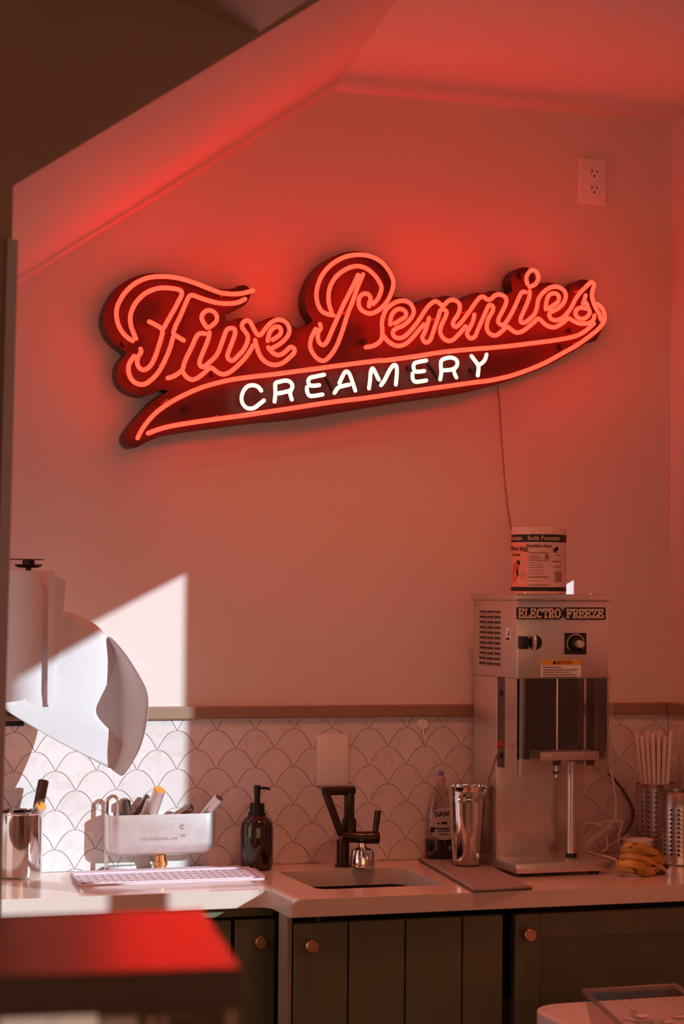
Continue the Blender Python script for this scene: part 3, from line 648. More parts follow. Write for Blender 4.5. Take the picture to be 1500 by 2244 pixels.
# spindle, ledge, label, post, base
q = P(1221, 1600, -.30); part(M, 'spindle', tube([(q.x, -.30, hz0), (q.x, -.30, 1.118)], .0036, 12), m_chrome)
part(M, 'agitator', tube([(q.x, -.30, 1.132), (q.x, -.30, 1.128), (q.x, -.30, 1.124)], [.006, .012, .003], 16), m_chrome)
part(M, 'spindle_collar', tube([(q.x, -.30, 1.165), (q.x, -.30, 1.145)], .009, 16), m_black)
a, b = P(1185, 1648, -.335), P(1314, 1665, -.335)
part(M, 'cup_rest', rbox(a.x, b.x, -.335, -.275, b.z, a.z, .002), m_satin)
a, b = P(1226, 1629, cy0 - .006), P(1272, 1648, cy0 - .006)
lb = part(M, 'rating_label', bx(a.x, b.x, cy0 - .007, cy0 - .0035, b.z, a.z), m_black, False)
bm = BM()
for i in range(4): box(bm, a.x + .004, b.x - .004, cy0 - .0074, cy0 - .0068, a.z - .006 - i * .004, a.z - .005 - i * .004)
part(lb, 'print_lines', bm, mat('grey_print', (.35, .28, .25), .6), False)
q = P(1253, 1800, -.285); part(M, 'post', tube([(q.x, -.285, 1.152), (q.x, -.285, .945)], .0105, 20), m_steelh)
part(M, 'post_collar', tube([(q.x, -.285, .950), (q.x, -.285, .941)], .0125, 20), m_black)
part(M, 'base', rbox(mx0, mx1 + .008, mf, mb + .02, .918, .941, .0025), m_steelh)
for x in (mx0 + .03, mx1 - .02):
    for y in (mf + .03, mb - .01): part(M, 'foot', tube([(x, y, .9105), (x, y, .919)], .012, 14), m_black)

# ------------------------------------------------------------------ can on the machine
cc = P(1181, 1300, -.225); CR = .0617; cz0 = hz1 + .0145
zt_ = P(1181, 1157, -.225).z
dcam = Vector((CAM.x - cc.x, CAM.y - cc.y, 0)).normalized(); rcam = Vector((-dcam.y, dcam.x, 0))
if rcam.x < 0: rcam = -rcam
can = thing('drink_mix_can', 'round labelled powder can standing on the milkshake machine', 'can', (cc.x, cc.y, cz0))
CH = zt_ - cz0
part(can, 'can_body', lat((cc.x, cc.y, cz0), [(0, .004), (CR - .006, .004), (CR - .002, 0), (CR, .001), (CR, CH - .001), (CR - .001, CH), (CR - .004, CH), (CR - .006, CH - .005), (0, CH - .005)], 48), mat('can_paper', (.78, .58, .52), .5))
def cf(h=.0004):
    def fn(u, v): return Vector((cc.x, cc.y, cz0)) + (dcam * math.cos(u) + rcam * math.sin(u)) * (CR + h) + Vector((0, 0, v))
    return fn
m_ink = mat('black_ink', (.02, .016, .014), .5); m_cream = mat('cream_print', (.62, .48, .36), .5)
lab = part(can, 'label_bands', (lambda b: (patch(b, cf(), -1.57, 1.57, CH - .033, CH - .016, 28), patch(b, cf(), -1.57, 1.57, .006, .015, 28), b)[2])(BM()), m_ink, True)
bm = text_bm('Soda Fountain', .0135, lambda u, w: cf(.0008)(u / CR + .22, CH - .0285 + w), .0003); part(lab, 'lettering', bm, m_cream, False)
bm = text_bm('Soda Fountain', .0135, lambda u, w: cf(.0008)(u / CR - 1.25, CH - .0285 + w), .0003); part(lab, 'lettering', bm, m_cream, False)
bm = patch(BM(), cf(.0003), -1.5, -.405, .016, CH - .034, 12); pan = part(can, 'front_label', bm, mat('label_orange', (.80, .36, .22), .5), True)
bm = text_bm('Malted Milk', .0145, lambda u, w: cf(.0009)(u / CR - .92, CH - .052 + w - u * .10), .0004); part(pan, 'lettering', bm, mat('brown_ink', (.13, .05, .03), .5), False)
bm = text_bm('Powder', .010, lambda u, w: cf(.0009)(u / CR - .95, CH - .064 + w), .0003); part(pan, 'lettering', bm, mat('brown_ink'), False)
def blob(u0, v0, ru, rv, rot, m, nm, h):
    bm = BM(); pts = []
    for i in range(20):
        a = i / 20 * 2 * math.pi; x, y = ru * math.cos(a), rv * math.sin(a)
        pts.append(bm.verts.new(cf(h)(u0 + (x * math.cos(rot) - y * math.sin(rot)) / CR, v0 + x * math.sin(rot) + y * math.cos(rot))))
    bm.faces.new(pts); part(pan, nm, bm, m, False)
blob(-.80, .070, .0065, .004, -.9, m_ink, 'printed_picture', .0011)
blob(-.90, .060, .008, .012, .3, mat('print_red', (.62, .14, .05), .5), 'printed_picture', .0007)
blob(-.86, .047, .003, .009, .2, m_ink, 'printed_picture', .0011)
blob(-1.05, .045, .010, .02, 0, mat('print_red'), 'printed_picture', .0006)
blob(-.60, .040, .008, .012, 0, mat('print_glass', (.62, .30, .20), .5), 'printed_picture', .0009)
blob(-.66, .030, .012, .008, 0, mat('print_pink', (.80, .48, .36), .5), 'printed_picture', .0008)
# nutrition panel
bm = patch(BM(), cf(.0003), -.395, .395, .016, CH - .034, 8); pan2 = part(can, 'facts_panel', bm, mat('label_pale', (.70, .50, .45), .5), True)
bm = text_bm('Nutrition Facts', .0093, lambda u, w: cf(.0008)(u / CR + .01, CH - .0445 + w), .0004); part(pan2, 'lettering', bm, mat('brown_ink'), False)
bm = BM()
for v, h, w in ((.0895, .0022, 1), (.0835, .0015, .5), (.079, .002, .65), (.0735, .0018, 1), (.068, .001, .6), (.063, .001, .7), (.058, .001, .8), (.053, .001, .75), (.048, .001, .7), (.043, .001, .8), (.0355, .0028, 1), (.029, .001, .6), (.0185, .002, 1)):
    patch(bm, cf(.0008), -.36, -.36 + .72 * w, v, v + h, 8)
patch(bm, cf(.0009), .22, .36, .077, .087, 2)
part(pan2, 'print_lines', bm, mat('brown_print', (.27, .13, .10), .5), False)
bm = patch(BM(), cf(.0003), .405, 1.5, .016, CH - .034, 10); pan3 = part(can, 'side_label', bm, mat('label_mauve', (.70, .52, .52), .5), True)
bm = BM(); pts = [(.52, .098), (.60, .103), (.62, .101), (.72, .107), (.76, .104), (.78, .098), (.70, .095), (.66, .090), (.58, .094)]
bm.faces.new([bm.verts.new(cf(.0008)(*q)) for q in pts]); part(pan3, 'maker_mark', bm, m_ink, False)
bm = BM()
for i, (u, w) in enumerate(((0, .02), (.035, .012), (.06, .02), (.10, .03), (.145, .012), (.17, .02), (.21, .025), (.25, .015), (.285, .02), (.32, .02))): patch(bm, cf(.0008), .62 + u, .62 + u + w, .026, .050, 1)
for v, a_, b_ in ((.085, .68, .95), (.071, .5, .95), (.059, .55, .9)): patch(bm, cf(.0008), a_, b_, v, v + .0022, 4)
part(pan3, 'barcode', bm, mat('brown_print'), False)

# ------------------------------------------------------------------ paper towels
rc = P(60, 1400, -.20); rx, ry = rc.x, -.20
rz0, rz1 = P(60, 1540, -.20).z, P(60, 1251, -.20).z
ho = thing('towel_holder', 'black wall-mounted paper towel holder with a top knob by the left jamb', 'holder', (rx, 0, rz0))
zk = P(60, 1226, -.20).z; zk0, zk1 = P(60, 1244, -.2).z, P(60, 1237, -.2).z
part(ho, 'rod', tube([(rx, ry, rz0 - .03), (rx, ry, zk)], .006, 14), m_black)
part(ho, 'knob', tube([(rx, ry, zk0), (rx, ry, zk0 + .003), (rx, ry, zk1), (rx, ry, zk1 + .0005), (rx, ry, zk - .001)], [.020, .027, .030, .013, .0125], 28), m_black)
part(ho, 'top_arm', bx(rx - .05, rx + .030, ry - .012, ry + .006, zk - .001, zk + .0012), mat('holder_metal', (.12, .07, .05), .4, metal=.6), False)
part(ho, 'bottom_arm', bx(rx - .012, rx + .012, -.206, -.0066, rz0 - .034, rz0 - .028), m_black, False)
part(ho, 'wall_flange', bx(rx - .03, rx + .03, -.008, -.0066, rz0 - .06, rz0 - .0), m_black, False)
roll = thing('paper_towel_roll', 'white paper towel roll on the black holder with a loose sheet curling right', 'paper towel', (rx, ry, rz0))
RR = .054
part(roll, 'roll', lat((rx, ry, rz0), [(.018, .002), (RR, 0), (RR + .001, .003), (RR + .001, rz1 - rz0 - .002), (RR, rz1 - rz0), (.018, rz1 - rz0), (.018, .002)], 48), m_paper)
# first loose sheet standing off the front right of the roll
bm = BM(); q = [(106, 1256, -.262), (122, 1263, -.262), (145, 1272, -.256), (132, 1400, -.258), (116, 1545, -.262), (104, 1545, -.263)]
bm.faces.new([bm.verts.new(P(*t_)) for t_ in q]); bmesh.ops.triangulate(bm, faces=bm.faces)
o = part(roll, 'loose_ply', bm, m_paper, False); md = o.modifiers.new('s', 'SOLIDIFY'); md.thickness = .0008
# curling sheet: front flap and the back of the curl
def sheet(rows, nm):
    bm = BM(); g = [[bm.verts.new(P(*p)) for p in smooth_row(r_)] for r_ in rows]
    for a, b in zip(g, g[1:]):
        for i in range(len(a) - 1): bm.faces.new((a[i], a[i + 1], b[i + 1], b[i]))
    o = part(roll, nm, bm, m_paper); s = o.modifiers.new('sub', 'SUBSURF'); s.levels = s.render_levels = 2
    md = o.modifiers.new('s', 'SOLIDIFY'); md.thickness = .0006
def smooth_row(r_): return r_
sheet([[(126, 1332, -.235), (160, 1345, -.235), (195, 1358, -.232), (228, 1380, -.226), (263, 1442, -.215)],
       [(122, 1400, -.240), (160, 1410, -.241), (195, 1430, -.240), (222, 1460, -.236), (240, 1490, -.230)],
       [(116, 1480, -.246), (150, 1495, -.247), (180, 1520, -.246), (200, 1540, -.243), (215, 1540, -.238)],
       [(60, 1538, -.254), (110, 1545, -.253), (150, 1558, -.250), (180, 1565, -.247), (203, 1566, -.242)],
       [(10, 1537, -.258), (75, 1555, -.255), (140, 1580, -.250), (190, 1600, -.245), (252, 1610, -.236)],
       [(10, 1548, -.258), (70, 1580, -.254), (130, 1615, -.248), (190, 1640, -.240), (298, 1655, -.228)],
       [(10, 1557, -.257), (70, 1592, -.253), (130, 1628, -.246), (200, 1662, -.240), (273, 1704, -.232)],
       ], 'curled_sheet')
sheet([[(228, 1380, -.226), (264, 1415, -.250), (288, 1450, -.275), (310, 1486, -.300), (327, 1518, -.315)],
       [(240, 1440, -.170), (262, 1465, -.205), (285, 1490, -.245), (306, 1515, -.280), (326, 1545, -.315)],
       [(196, 1540, -.105), (228, 1550, -.150), (260, 1560, -.205), (290, 1572, -.260), (323, 1585, -.312)],
       [(205, 1590, -.130), (230, 1600, -.170), (260, 1612, -.215), (288, 1622, -.260), (313, 1628, -.305)],
       [(240, 1640, -.190), (255, 1650, -.215), (270, 1658, -.240), (285, 1660, -.265), (300, 1658, -.290)],
       [(240, 1684, -.222), (250, 1690, -.235), (258, 1696, -.248), (264, 1700, -.260), (272, 1702, -.272)]], 'curled_sheet_back')

# ------------------------------------------------------------------ scoops
def scoop(name, label, a, b, r, body, cap, capr=None, head=None, flat=1.0):
    """handle from a (low) to b (free end)"""
    a, b = Vector(a), Vector(b); d = (b - a).normalized()
    T = thing(name, label, 'scoop', a, 'ice cream scoops')
    part(T, 'handle', tube([a, a + (b - a) * .1, b - d * .004, b - d * .001], [r * .8, r, r, r * .97], 20), body)
    part(T, 'end_cap', tube([b - d * .0015, b + d * .0006], [r * .86, r * .82] if capr is None else [capr, capr * .9], 20), cap)
    hd = a - d * .012
    bmm = BM(); bmesh.ops.create_uvsphere(bmm, u_segments=16, v_segments=8, radius=.016)
    bmesh.ops.delete(bmm, geom=[v for v in bmm.verts if v.co.z > .006], context='VERTS')
    bmesh.ops.translate(bmm, verts=bmm.verts, vec=hd)
    part(T, 'scoop_bowl', bmm, m_chrome)
    return T
m_orange = mat('orange_plug', (.85, .33, .05), .4); m_brown = mat('brown_handle', (.10, .045, .03), .35)
m_pinkal = mat('cast_aluminium', (.78, .68, .64), .38, metal=.7)
# canister with two scoops
kc = Vector((PZ(50, 1925).x - .004, -.060, .9105)); KR = .0505; KH = P(50, 1776, -.06).z - .9105
cn = thing('steel_canister', 'polished round steel canister with rolled rim at the left end of the worktop', 'canister', kc)
part(cn, 'canister_body', lat(kc, [(0, .001), (KR - .006, 0), (KR - .001, .004), (KR, .010), (KR, KH - .004), (KR - .0015, KH - .004), (KR - .0015, .008), (0, .006)], 48), m_chrome)
bm = BM(); sweep(bm, [kc + Vector(((KR + .002) * math.cos(a), (KR + .002) * math.sin(a), KH - .003)) for a in [i * math.pi / 24 for i in range(49)]], .0032, 8, caps=False); part(cn, 'rim', bm, m_chrome)
scoop('ice_cream_scoop', 'dark brown rounded scoop handle standing in the steel canister', P(76, 1810, -.062), P(96, 1709, -.062), .0115, m_brown, m_brown, .009)
scoop('ice_cream_scoop', 'short aluminium scoop with orange end leaning in the steel canister', P(70, 1800, -.062), P(90, 1766, -.100), .0125, m_pinkal, m_orange)

# ------------------------------------------------------------------ dipper well
dy0, dy1 = -.068, -.0075
dx0, dx1 = P(235, 1830, dy0).x, P(478, 1830, dy0).x; dz1, dz0 = P(350, 1785, dy0).z, P(350, 1878, dy0).z
dw = thing('dipper_well', 'satin metal dipper well trough full of scoops, on a brass drain by the wall', 'dipper well', ((dx0 + dx1) / 2, (dy0 + dy1) / 2, .9105))
bm = bx(dx0, dx1, dy0, dy1, dz0, dz1)
be = [e for e in bm.edges if all(v.co.z < dz0 + .001 for v in e.verts)]
ve = [e for e in bm.edges if abs(e.verts[0].co.z - e.verts[1].co.z) > .01]
bmesh.ops.bevel(bm, geom=be + ve, offset=.028, segments=6, profile=.5, affect='EDGES', clamp_overlap=True)
topf = max(bm.faces, key=lambda f: f.calc_center_median().z)
bmesh.ops.inset_region(bm, faces=[topf], thickness=.0022)
r_ = bmesh.ops.extrude_face_region(bm, geom=[topf]); vv = [g for g in r_['geom'] if isinstance(g, bmesh.types.BMVert)]
bmesh.ops.translate(bm, verts=vv, vec=(0, 0, -.055)); bmesh.ops.delete(bm, geom=[topf], context='FACES') if topf.is_valid else None
cxm, cym = (dx0 + dx1) / 2, (dy0 + dy1) / 2
for v in vv: v.co.x = cxm + (v.co.x - cxm) * .9; v.co.y = cym + (v.co.y - cym) * .8
trough = part(dw, 'trough', bm, m_satin)
m_etch = mat('etched_grey', (.36, .22, .18), .5)
tfn = lambda cx__, cz__: (lambda u, w: Vector((cx__ + u, dy0 - .0004, cz__ + w)))
q = P(352, 1818, dy0); part(trough, 'lettering', text_bm('dipwell', .021, tfn(q.x, q.z), -.0002), mat('etched_pale', (.60, .44, .40), .5), False)
q = P(349, 1841, dy0); part(trough, 'lettering', text_bm('northampton, ma', .0115, tfn(q.x, q.z), .0001), m_etch, False)
q = P(400, 1812, dy0)
bm = BM(); sweep(bm, [Vector((q.x + .005 * math.cos(a), dy0 - .0003, q.z + .005 * math.sin(a))) for a in [math.radians(40 + i * 28) for i in range(11)]], .0009, 6); box(bm, q.x - .001, q.x + .0006, dy0 - .0006, dy0, q.z - .004, q.z + .004)
part(trough, 'certification_mark', bm, m_etch, False)
q = P(401, 1833, dy0); part(trough, 'certification_mark', text_bm('NSF', .007, tfn(q.x, q.z), .0001), m_etch, False)
q = P(351, 1890, -.043)
part(dw, 'brass_drain', lat((q.x, -.043, .9105), [(0, 0), (.017, 0), (.017, .003), (.0135, .005), (.0135, .010), (.0165, .012), (.0165, .020), (.014, .021), (.013, dz0 - .9105 + .002), (0, dz0 - .9105 + .002)], 28), m_brass)
# feed tube with hooped spout
fx = P(234, 1800, -.034).x; fx2 = P(260, 1800, -.038).x; zt2 = P(245, 1744, -.034).z
pth = smooth_path([(fx, -.034, .9105), (fx, -.034, 1.0), (fx, -.034, zt2 - .016), (fx + .004, -.034, zt2 - .005), ((fx + fx2) / 2, -.035, zt2), (fx2 - .004, -.036, zt2 - .005), (fx2, -.037, zt2 - .016), (fx2, -.038, dz1 - .012)], 5)
part(dw, 'feed_tube', tube(pth, .0042, 12), m_chrome)
part(dw, 'feed_flange', rbox(fx + .004, fx + .066, -.040, -.012, .9105, .922, .002), m_satin)
SG = 'ice cream scoops'
def dsc(label, pa, pb, r, body, cap, capr=None): scoop('ice_cream_scoop', label, P(*pa), P(*pb), r, body, cap, capr)
dsc('stubby brown scoop handle just right of the hooped spout in the trough', (278, 1812, -.028), (277, 1753, -.026), .0095, m_brown, m_brown, .007)
dsc('thin brown slanted scoop handle behind the orange-tipped one', (284, 1808, -.030), (325, 1743, -.024), .0058, m_brown, m_brown, .004)
dsc('pale aluminium scoop handle slanting close behind the orange-tipped one', (300, 1815, -.040), (327, 1752, -.034), .0062, m_pinkal, m_pinkal, .005)
dsc('large aluminium scoop handle with orange tip standing highest in the trough', (322, 1812, -.034), (350, 1730, -.085), .0136, m_pinkal, m_orange)
dsc('dark polished scoop handle lying low across the right of the trough', (366, 1798, -.030), (422, 1768, -.058), .0092, mat('dark_chrome', (.35, .25, .21), .15, metal=1), m_black, .006)
dsc('ribbed aluminium scoop handle with brown end leaning out of the trough right', (440, 1798, -.036), (481, 1748, -.072), .0122, m_pinkal, m_brown, .0095)

# ------------------------------------------------------------------ left drying mat
ml = thing('drying_mat', 'pale slotted drying mat in front of the dipper well', 'mat', (-.44, -.19, .9105))
cor = [PZ(152, 1917), PZ(550, 1901), PZ(586, 1928), PZ(172, 1943)]
cor = rounded([Vector((c.x, c.y)) for c in cor], .018)
m_mat1 = mat('pale_silicone', (.74, .62, .66), .6, bump=.1)
part(ml, 'mat_body', prism(BM(), [(c.x, c.y, .9107) for c in cor], (0, 0, .0068)), m_mat1, False, bevel=.002)
A_, B_, C_, D_ = PZ(152, 1917, .918), PZ(550, 1901, .918), PZ(586, 1928, .918), PZ(172, 1943, .918)
def bl(u, v): return (A_ * (1 - u) + B_ * u) * (1 - v) + (D_ * (1 - u) + C_ * u) * v
bm = BM()
for i in range(22):
    for j in range(5):
        u, v = .04 + i * .042, .14 + j * .18
        c = bl(u, v); e1 = (bl(u + .01, v) - c).normalized() * .0032; e2 = (bl(u, v + .01) - c).normalized() * .0014
        prism(bm, [c - e1 - e2, c + e1 - e2, c + e1 + e2, c - e1 + e2], (0, 0, -.0006 + .0011))
o = part(ml, 'slots', bm, mat('mat_slot', (.16, .09, .10), .8), False, kind='stuff')
bm = BM()
ring = [(.015, .03), (.985, .03), (.985, .97), (.015, .97)]
pp = [bl(*t_) + Vector((0, 0, .0008)) for t_ in ring]; sweep(bm, pp + [pp[0]], .0028, 6, caps=False); part(ml, 'raised_border', bm, m_mat1)

# ------------------------------------------------------------------ soap dispenser
sc_ = Vector((P(563, 1850, -.075).x, -.075, .9105))
def zpx(y, Y, x=563): return P(x, y, Y).z - .9105
sd = thing('soap_dispenser', 'dark amber glass pump soap bottle beside the sink on the worktop', 'soap dispenser', sc_)
h1, h2, h3 = zpx(1800, -.075), zpx(1782, -.075), zpx(1760, -.075)
m_amber = mat('dark_amber_glass', (.028, .014, .006), .06, spec=.7, coat=.5)
part(sd, 'bottle', lat(sc_, [(0, 0), (.030, 0), (.0345, .003), (.0365, .010), (.0365, h1 - .012), (.0345, h1 - .002), (.028, h1 + .006), (.0185, h2 - .003), (.0165, h2), (0, h2)], 40), m_amber)
part(sd, 'collar', lat(sc_, [(0, h2 - .003), (.0205, h2 - .003), (.0205, h2 + .001), (.0165, h2 + .0015), (.0165, h3 - .001), (.015, h3), (0, h3)], 32), m_black)
h4 = zpx(1721, -.075)
pmp = part(sd, 'pump_head', lat(sc_, [(0, h3), (.0065, h3), (.0065, h4 - .020), (.0075, h4 - .018), (.0075, h4), (0, h4)], 20), m_black)
part(pmp, 'spout', tube([sc_ + Vector((0, 0, h4 - .006)), sc_ + Vector((.018, -.004, h4 - .006)), sc_ + Vector((.028, -.006, h4 - .009))], [.0036, .0030, .0026], 12), m_black)

# ------------------------------------------------------------------ faucet
fy = -.082
fq = lambda x, y, Y=fy: P(x, y, Y)
fc = thing('sink_faucet', 'dark bronze angular sink faucet with side lever behind the sink', 'faucet', (fq(757, 1890).x, fy, .9105))
b0 = fq(752, 1880); bx_ = b0.x
part(fc, 'base_post', lat((bx_, fy, .9105), [(0, 0), (.0185, 0), (.0185, .003), (.0145, .006), (.0145, fq(752, 1840).z - .9105), (0, fq(752, 1840).z - .9105)], 28), m_bronze)
ux = fq(766, 1760).x
part(fc, 'upright', tube([(ux, fy, fq(766, 1835).z), (ux, fy, fq(766, 1797).z), (ux, fy, fq(766, 1790).z), (ux, fy, fq(766, 1724).z)], [.0165, .0165, .0118, .0118], 24), m_bronze)
tl, tr = fq(714, 1734, fy - .02), fq(768, 1732, fy)
part(fc, 'top_arm', tube([tr + Vector((.008, 0, 0)), tl + Vector((-.004, 0, 0))], .0098, 20), m_bronze)
dl_ = fq(748, 1829, fy - .02)
part(fc, 'diagonal_spout', tube([tl + Vector((-.002, 0, .004)), dl_], .0088, 20), m_bronze)
hl, hr = fq(748, 1833, fy - .018), fq(829, 1836, fy - .018)
part(fc, 'valve_body', tube([hl, hl + (hr - hl) * .66, hl + (hr - hl) * .68, hr], [.0128, .0128, .0142, .0142], 24), m_bronze)
ha, hb_ = fq(822, 1832, fy - .018), fq(829, 1776, fy - .018)
part(fc, 'lever', tube([ha, hb_], [.0062, .0075], 14), m_bronze)
# ribbed steel stopper under the valve
ax_ = fq(789, 1890, -.105).x; zb = .9105
st_ = thing('sink_stopper', 'ribbed polished steel knob-shaped stopper standing in front of the faucet', 'stopper', (ax_, -.122, zb))
bm = BM(); seg = 48; prof = [(.0265, 0), (.0275, .003), (.0262, .006), (.0255, .008), (.0250, .036), (.0225, .042), (.012, .045), (.009, .047), (.0085, .056), (0, .057)]
rings = []
for i, (r, z) in enumerate(prof):
    if r == 0: rings.append([bm.verts.new((ax_, -.122, zb + z))]); continue
    rings.append([bm.verts.new((ax_ + r * (1 + (.05 if (k % 2 and 3 <= i <= 5) else 0)) * math.cos(2 * math.pi * k / seg), -.122 + r * (1 + (.05 if (k % 2 and 3 <= i <= 5) else 0)) * math.sin(2 * math.pi * k / seg), zb + z)) for k in range(seg)])
for a, b in zip(rings, rings[1:]):
    for k in range(seg):
        if len(b) == 1: bm.faces.new((a[k], a[(k + 1) % seg], b[0]))
        else: bm.faces.new((a[k], a[(k + 1) % seg], b[(k + 1) % seg], b[k]))
part(st_, 'ribbed_body', bm, m_chrome)
part(st_, 'grip_ring', lat((ax_, -.122, zb), [(.0268, 0), (.0285, .001), (.0285, .0045), (.0265, .006)], 40), m_chrome)

# ------------------------------------------------------------------ right ridged mat
mr_ = thing('ridged_mat', 'grey ridged silicone drip mat between the sink and the milkshake machine', 'mat', (.19, -.27, .9105))
A_, B_, C_, D_ = Vector((.150, -.035, .9107)), Vector((.275, -.035, .9107)), Vector((.262, -.535, .9107)), Vector((.108, -.535, .9107))
A_ = PZ(908, 1884); A_.z = .9107; A_.y = -.03; D_ = PZ(1038, 1951, .916); D_.z = .9107; C_ = PZ(1170, 1944, .916); C_.z = .9107; B_ = Vector((C_.x + (A_.x - D_.x) * .98, A_.y, .9107))
m_mat2 = mat('grey_silicone_shaded', (.14, .11, .095), .55, bump=.05)  # base coloured darker than the ridges, so the gaps look shaded
part(mr_, 'mat_body', prism(BM(), [Vector((c.x, c.y, .9107)) for c in rounded([Vector((v_.x, v_.y)) for v_ in (A_, B_, C_, D_)], .012)], (0, 0, .004)), m_mat2, False, bevel=.001)
NR = 15
m_ridge = mat('grey_silicone_ridge', (.46, .36, .31), .5)
for i in range(NR):
    u = .06 + .88 * i / (NR - 1); w = .0030
    a, b = bl(u, .02), bl(u, .98)
    part(mr_, 'ridge', prism(BM(), [a + Vector((-w, 0, .004)), a + Vector((w, 0, .004)), a + Vector((w * .5, 0, .0078)), a + Vector((-w * .5, 0, .0078))], b - a), m_ridge, False)
for v in (.0, 1.0):
    a, b = bl(.02, v), bl(.98, v); a, b = a + Vector((0, .003 if v else -.003, 0)), b + Vector((0, .003 if v else -.003, 0))
    part(mr_, 'end_bar', prism(BM(), [a + Vector((0, -.003, .004)), a + Vector((0, .003, .004)), a + Vector((0, .003, .007)), a + Vector((0, -.003, .007))], b - a), m_ridge, False)

# ------------------------------------------------------------------ shaker cup, spoon, dish soap
ZM = .9185
uc = Vector((PZ(1023, 1896, ZM).x, PZ(1023, 1896, ZM).y, ZM))
UH = P(1022, 1722, uc.y).z - ZM
cu = thing('shaker_cup', 'tall tapered polished steel malt cup on the ridged mat', 'cup', uc)
bk = UH * .83
part(cu, 'cup_body', lat(uc, [(0, .002), (.025, .0), (.0295, .003), (.0315, .009), (.0318, .014), (.0385, bk - .03), (.0398, bk - .006), (.0405, bk), (.0402, bk + .003), (.0412, UH - .003), (.0424, UH - .001), (.0424, UH), (.0405, UH), (.0390, bk), (.030, .012), (0, .006)], 48), m_chrome)
part(cu, 'rim_bead', lat(uc, [(.0412, UH * .925), (.0428, UH * .928), (.0428, UH * .935), (.0412, UH * .938)], 48), m_chrome)
sa, sb = P(1044, 1800, uc.y - .004), P(1095, 1636, -.30)
bs = thing('bar_spoon', 'thin steel stirring spoon with a red tip leaning out of the malt cup', 'spoon', sa)
for off in (-.0032, .0022):
    part(bs, 'stem', tube([sa + Vector((off, 0, 0)), sa + (sb - sa) * .42 + Vector((off * .5, 0, 0)), sb + Vector((off, 0, -.012 if off < 0 else 0))], .0015, 8), m_chrome)
for k in (.38, .42, .47): 
    c = sa + (sb - sa) * k; part(bs, 'twist', tube([c - Vector((0, 0, .002)), c + Vector((0, 0, .002))], .0042, 10), m_chrome)
part(bs, 'red_tip', tube([sb - (sb - sa).normalized() * .004, sb, sb + (sb - sa).normalized() * .007, sb + (sb - sa).normalized() * .011], [.003, .0058, .0062, .003], 14, round_caps=True), mat('red_plastic', (.55, .015, .015), .35), label='red bulb tip')
dc = Vector((P(966, 1860, -.055).x, -.055, ZM)); dzp = lambda y: P(966, y, -.055).z - ZM
ds = thing('dish_soap_bottle', 'clear dish soap bottle with dark liquid behind the malt cup', 'bottle', dc)
def oval(prof, m, nm, fl=.62):
    bm = lat(dc, prof, 36)
    for v in bm.verts: v.co.y = dc.y + (v.co.y - dc.y) * fl
    return part(ds, nm, bm, m)
hN = dzp(1713); hS = dzp(1830)
oval([(.034, 0), (.036, .004), (.037, .02), (.0372, hS), (.0355, dzp(1795)), (.031, dzp(1765)), (.022, dzp(1738)), (.012, dzp(1722)), (.0095, hN)], clear_mat('bottle_plastic', (.86, .80, .78), .10, .1), 'bottle')
oval([(0, .001), (.033, .001), (.0352, .005), (.0362, .02), (.0364, dzp(1838)), (0, dzp(1838))], mat('dark_soap', (.010, .008, .010), .15), 'liquid')
part(ds, 'cap', lat(dc, [(0, hN - .002), (.0105, hN - .002), (.0105, dzp(1702)), (.006, dzp(1699)), (.006, dzp(1692)), (0, dzp(1691))], 20), mat('clear_cap', (.55, .33, .32), .3))
part(ds, 'cap_plug', lat(dc, [(0, dzp(1699)), (.0068, dzp(1699)), (.006, dzp(1690)), (0, dzp(1689.5))], 16), mat('blue_plug', (.20, .17, .36), .4))
lf = lambda x, y, k=.0015: Vector((P(x, y, dc.y - .024).x, dc.y - .0245 - k, P(x, y, dc.y - .024).z))
bm = BM(); bm.faces.new([bm.verts.new(lf(*q)) for q in ((942, 1808), (943, 1795), (948, 1782), (956, 1774), (968, 1770), (984, 1770), (990, 1776), (990, 1838), (975, 1841), (960, 1838), (949, 1830), (944, 1820))])
lb = part(ds, 'label', bm, mat('soap_label', (.55, .47, .46), .5), False)
q = lf(973, 1788.5, .002); part(lb, 'lettering', text_bm('DAWN', .0145, lambda u, w: Vector((q.x + u, q.y, q.z + w)), .0006), m_ink, False)
bm = BM()
for x0, x1, y0, y1 in ((943, 952, 1812, 1824), ): bm.faces.new([bm.verts.new(lf(x, y, .002)) for x, y in ((x0, y0), (x1, y0), (x1, y1), (x0, y1))])
for x0, x1, y0, y1 in ((957, 963, 1803, 1806), (967, 980, 1801, 1806), (952, 984, 1814, 1817), (958, 985, 1820, 1822), (962, 982, 1827, 1829)): bm.faces.new([bm.verts.new(lf(x, y, .002)) for x, y in ((x0, y0), (x1, y0), (x1, y1), (x0, y1))])
part(lb, 'print_marks', bm, m_ink, False)

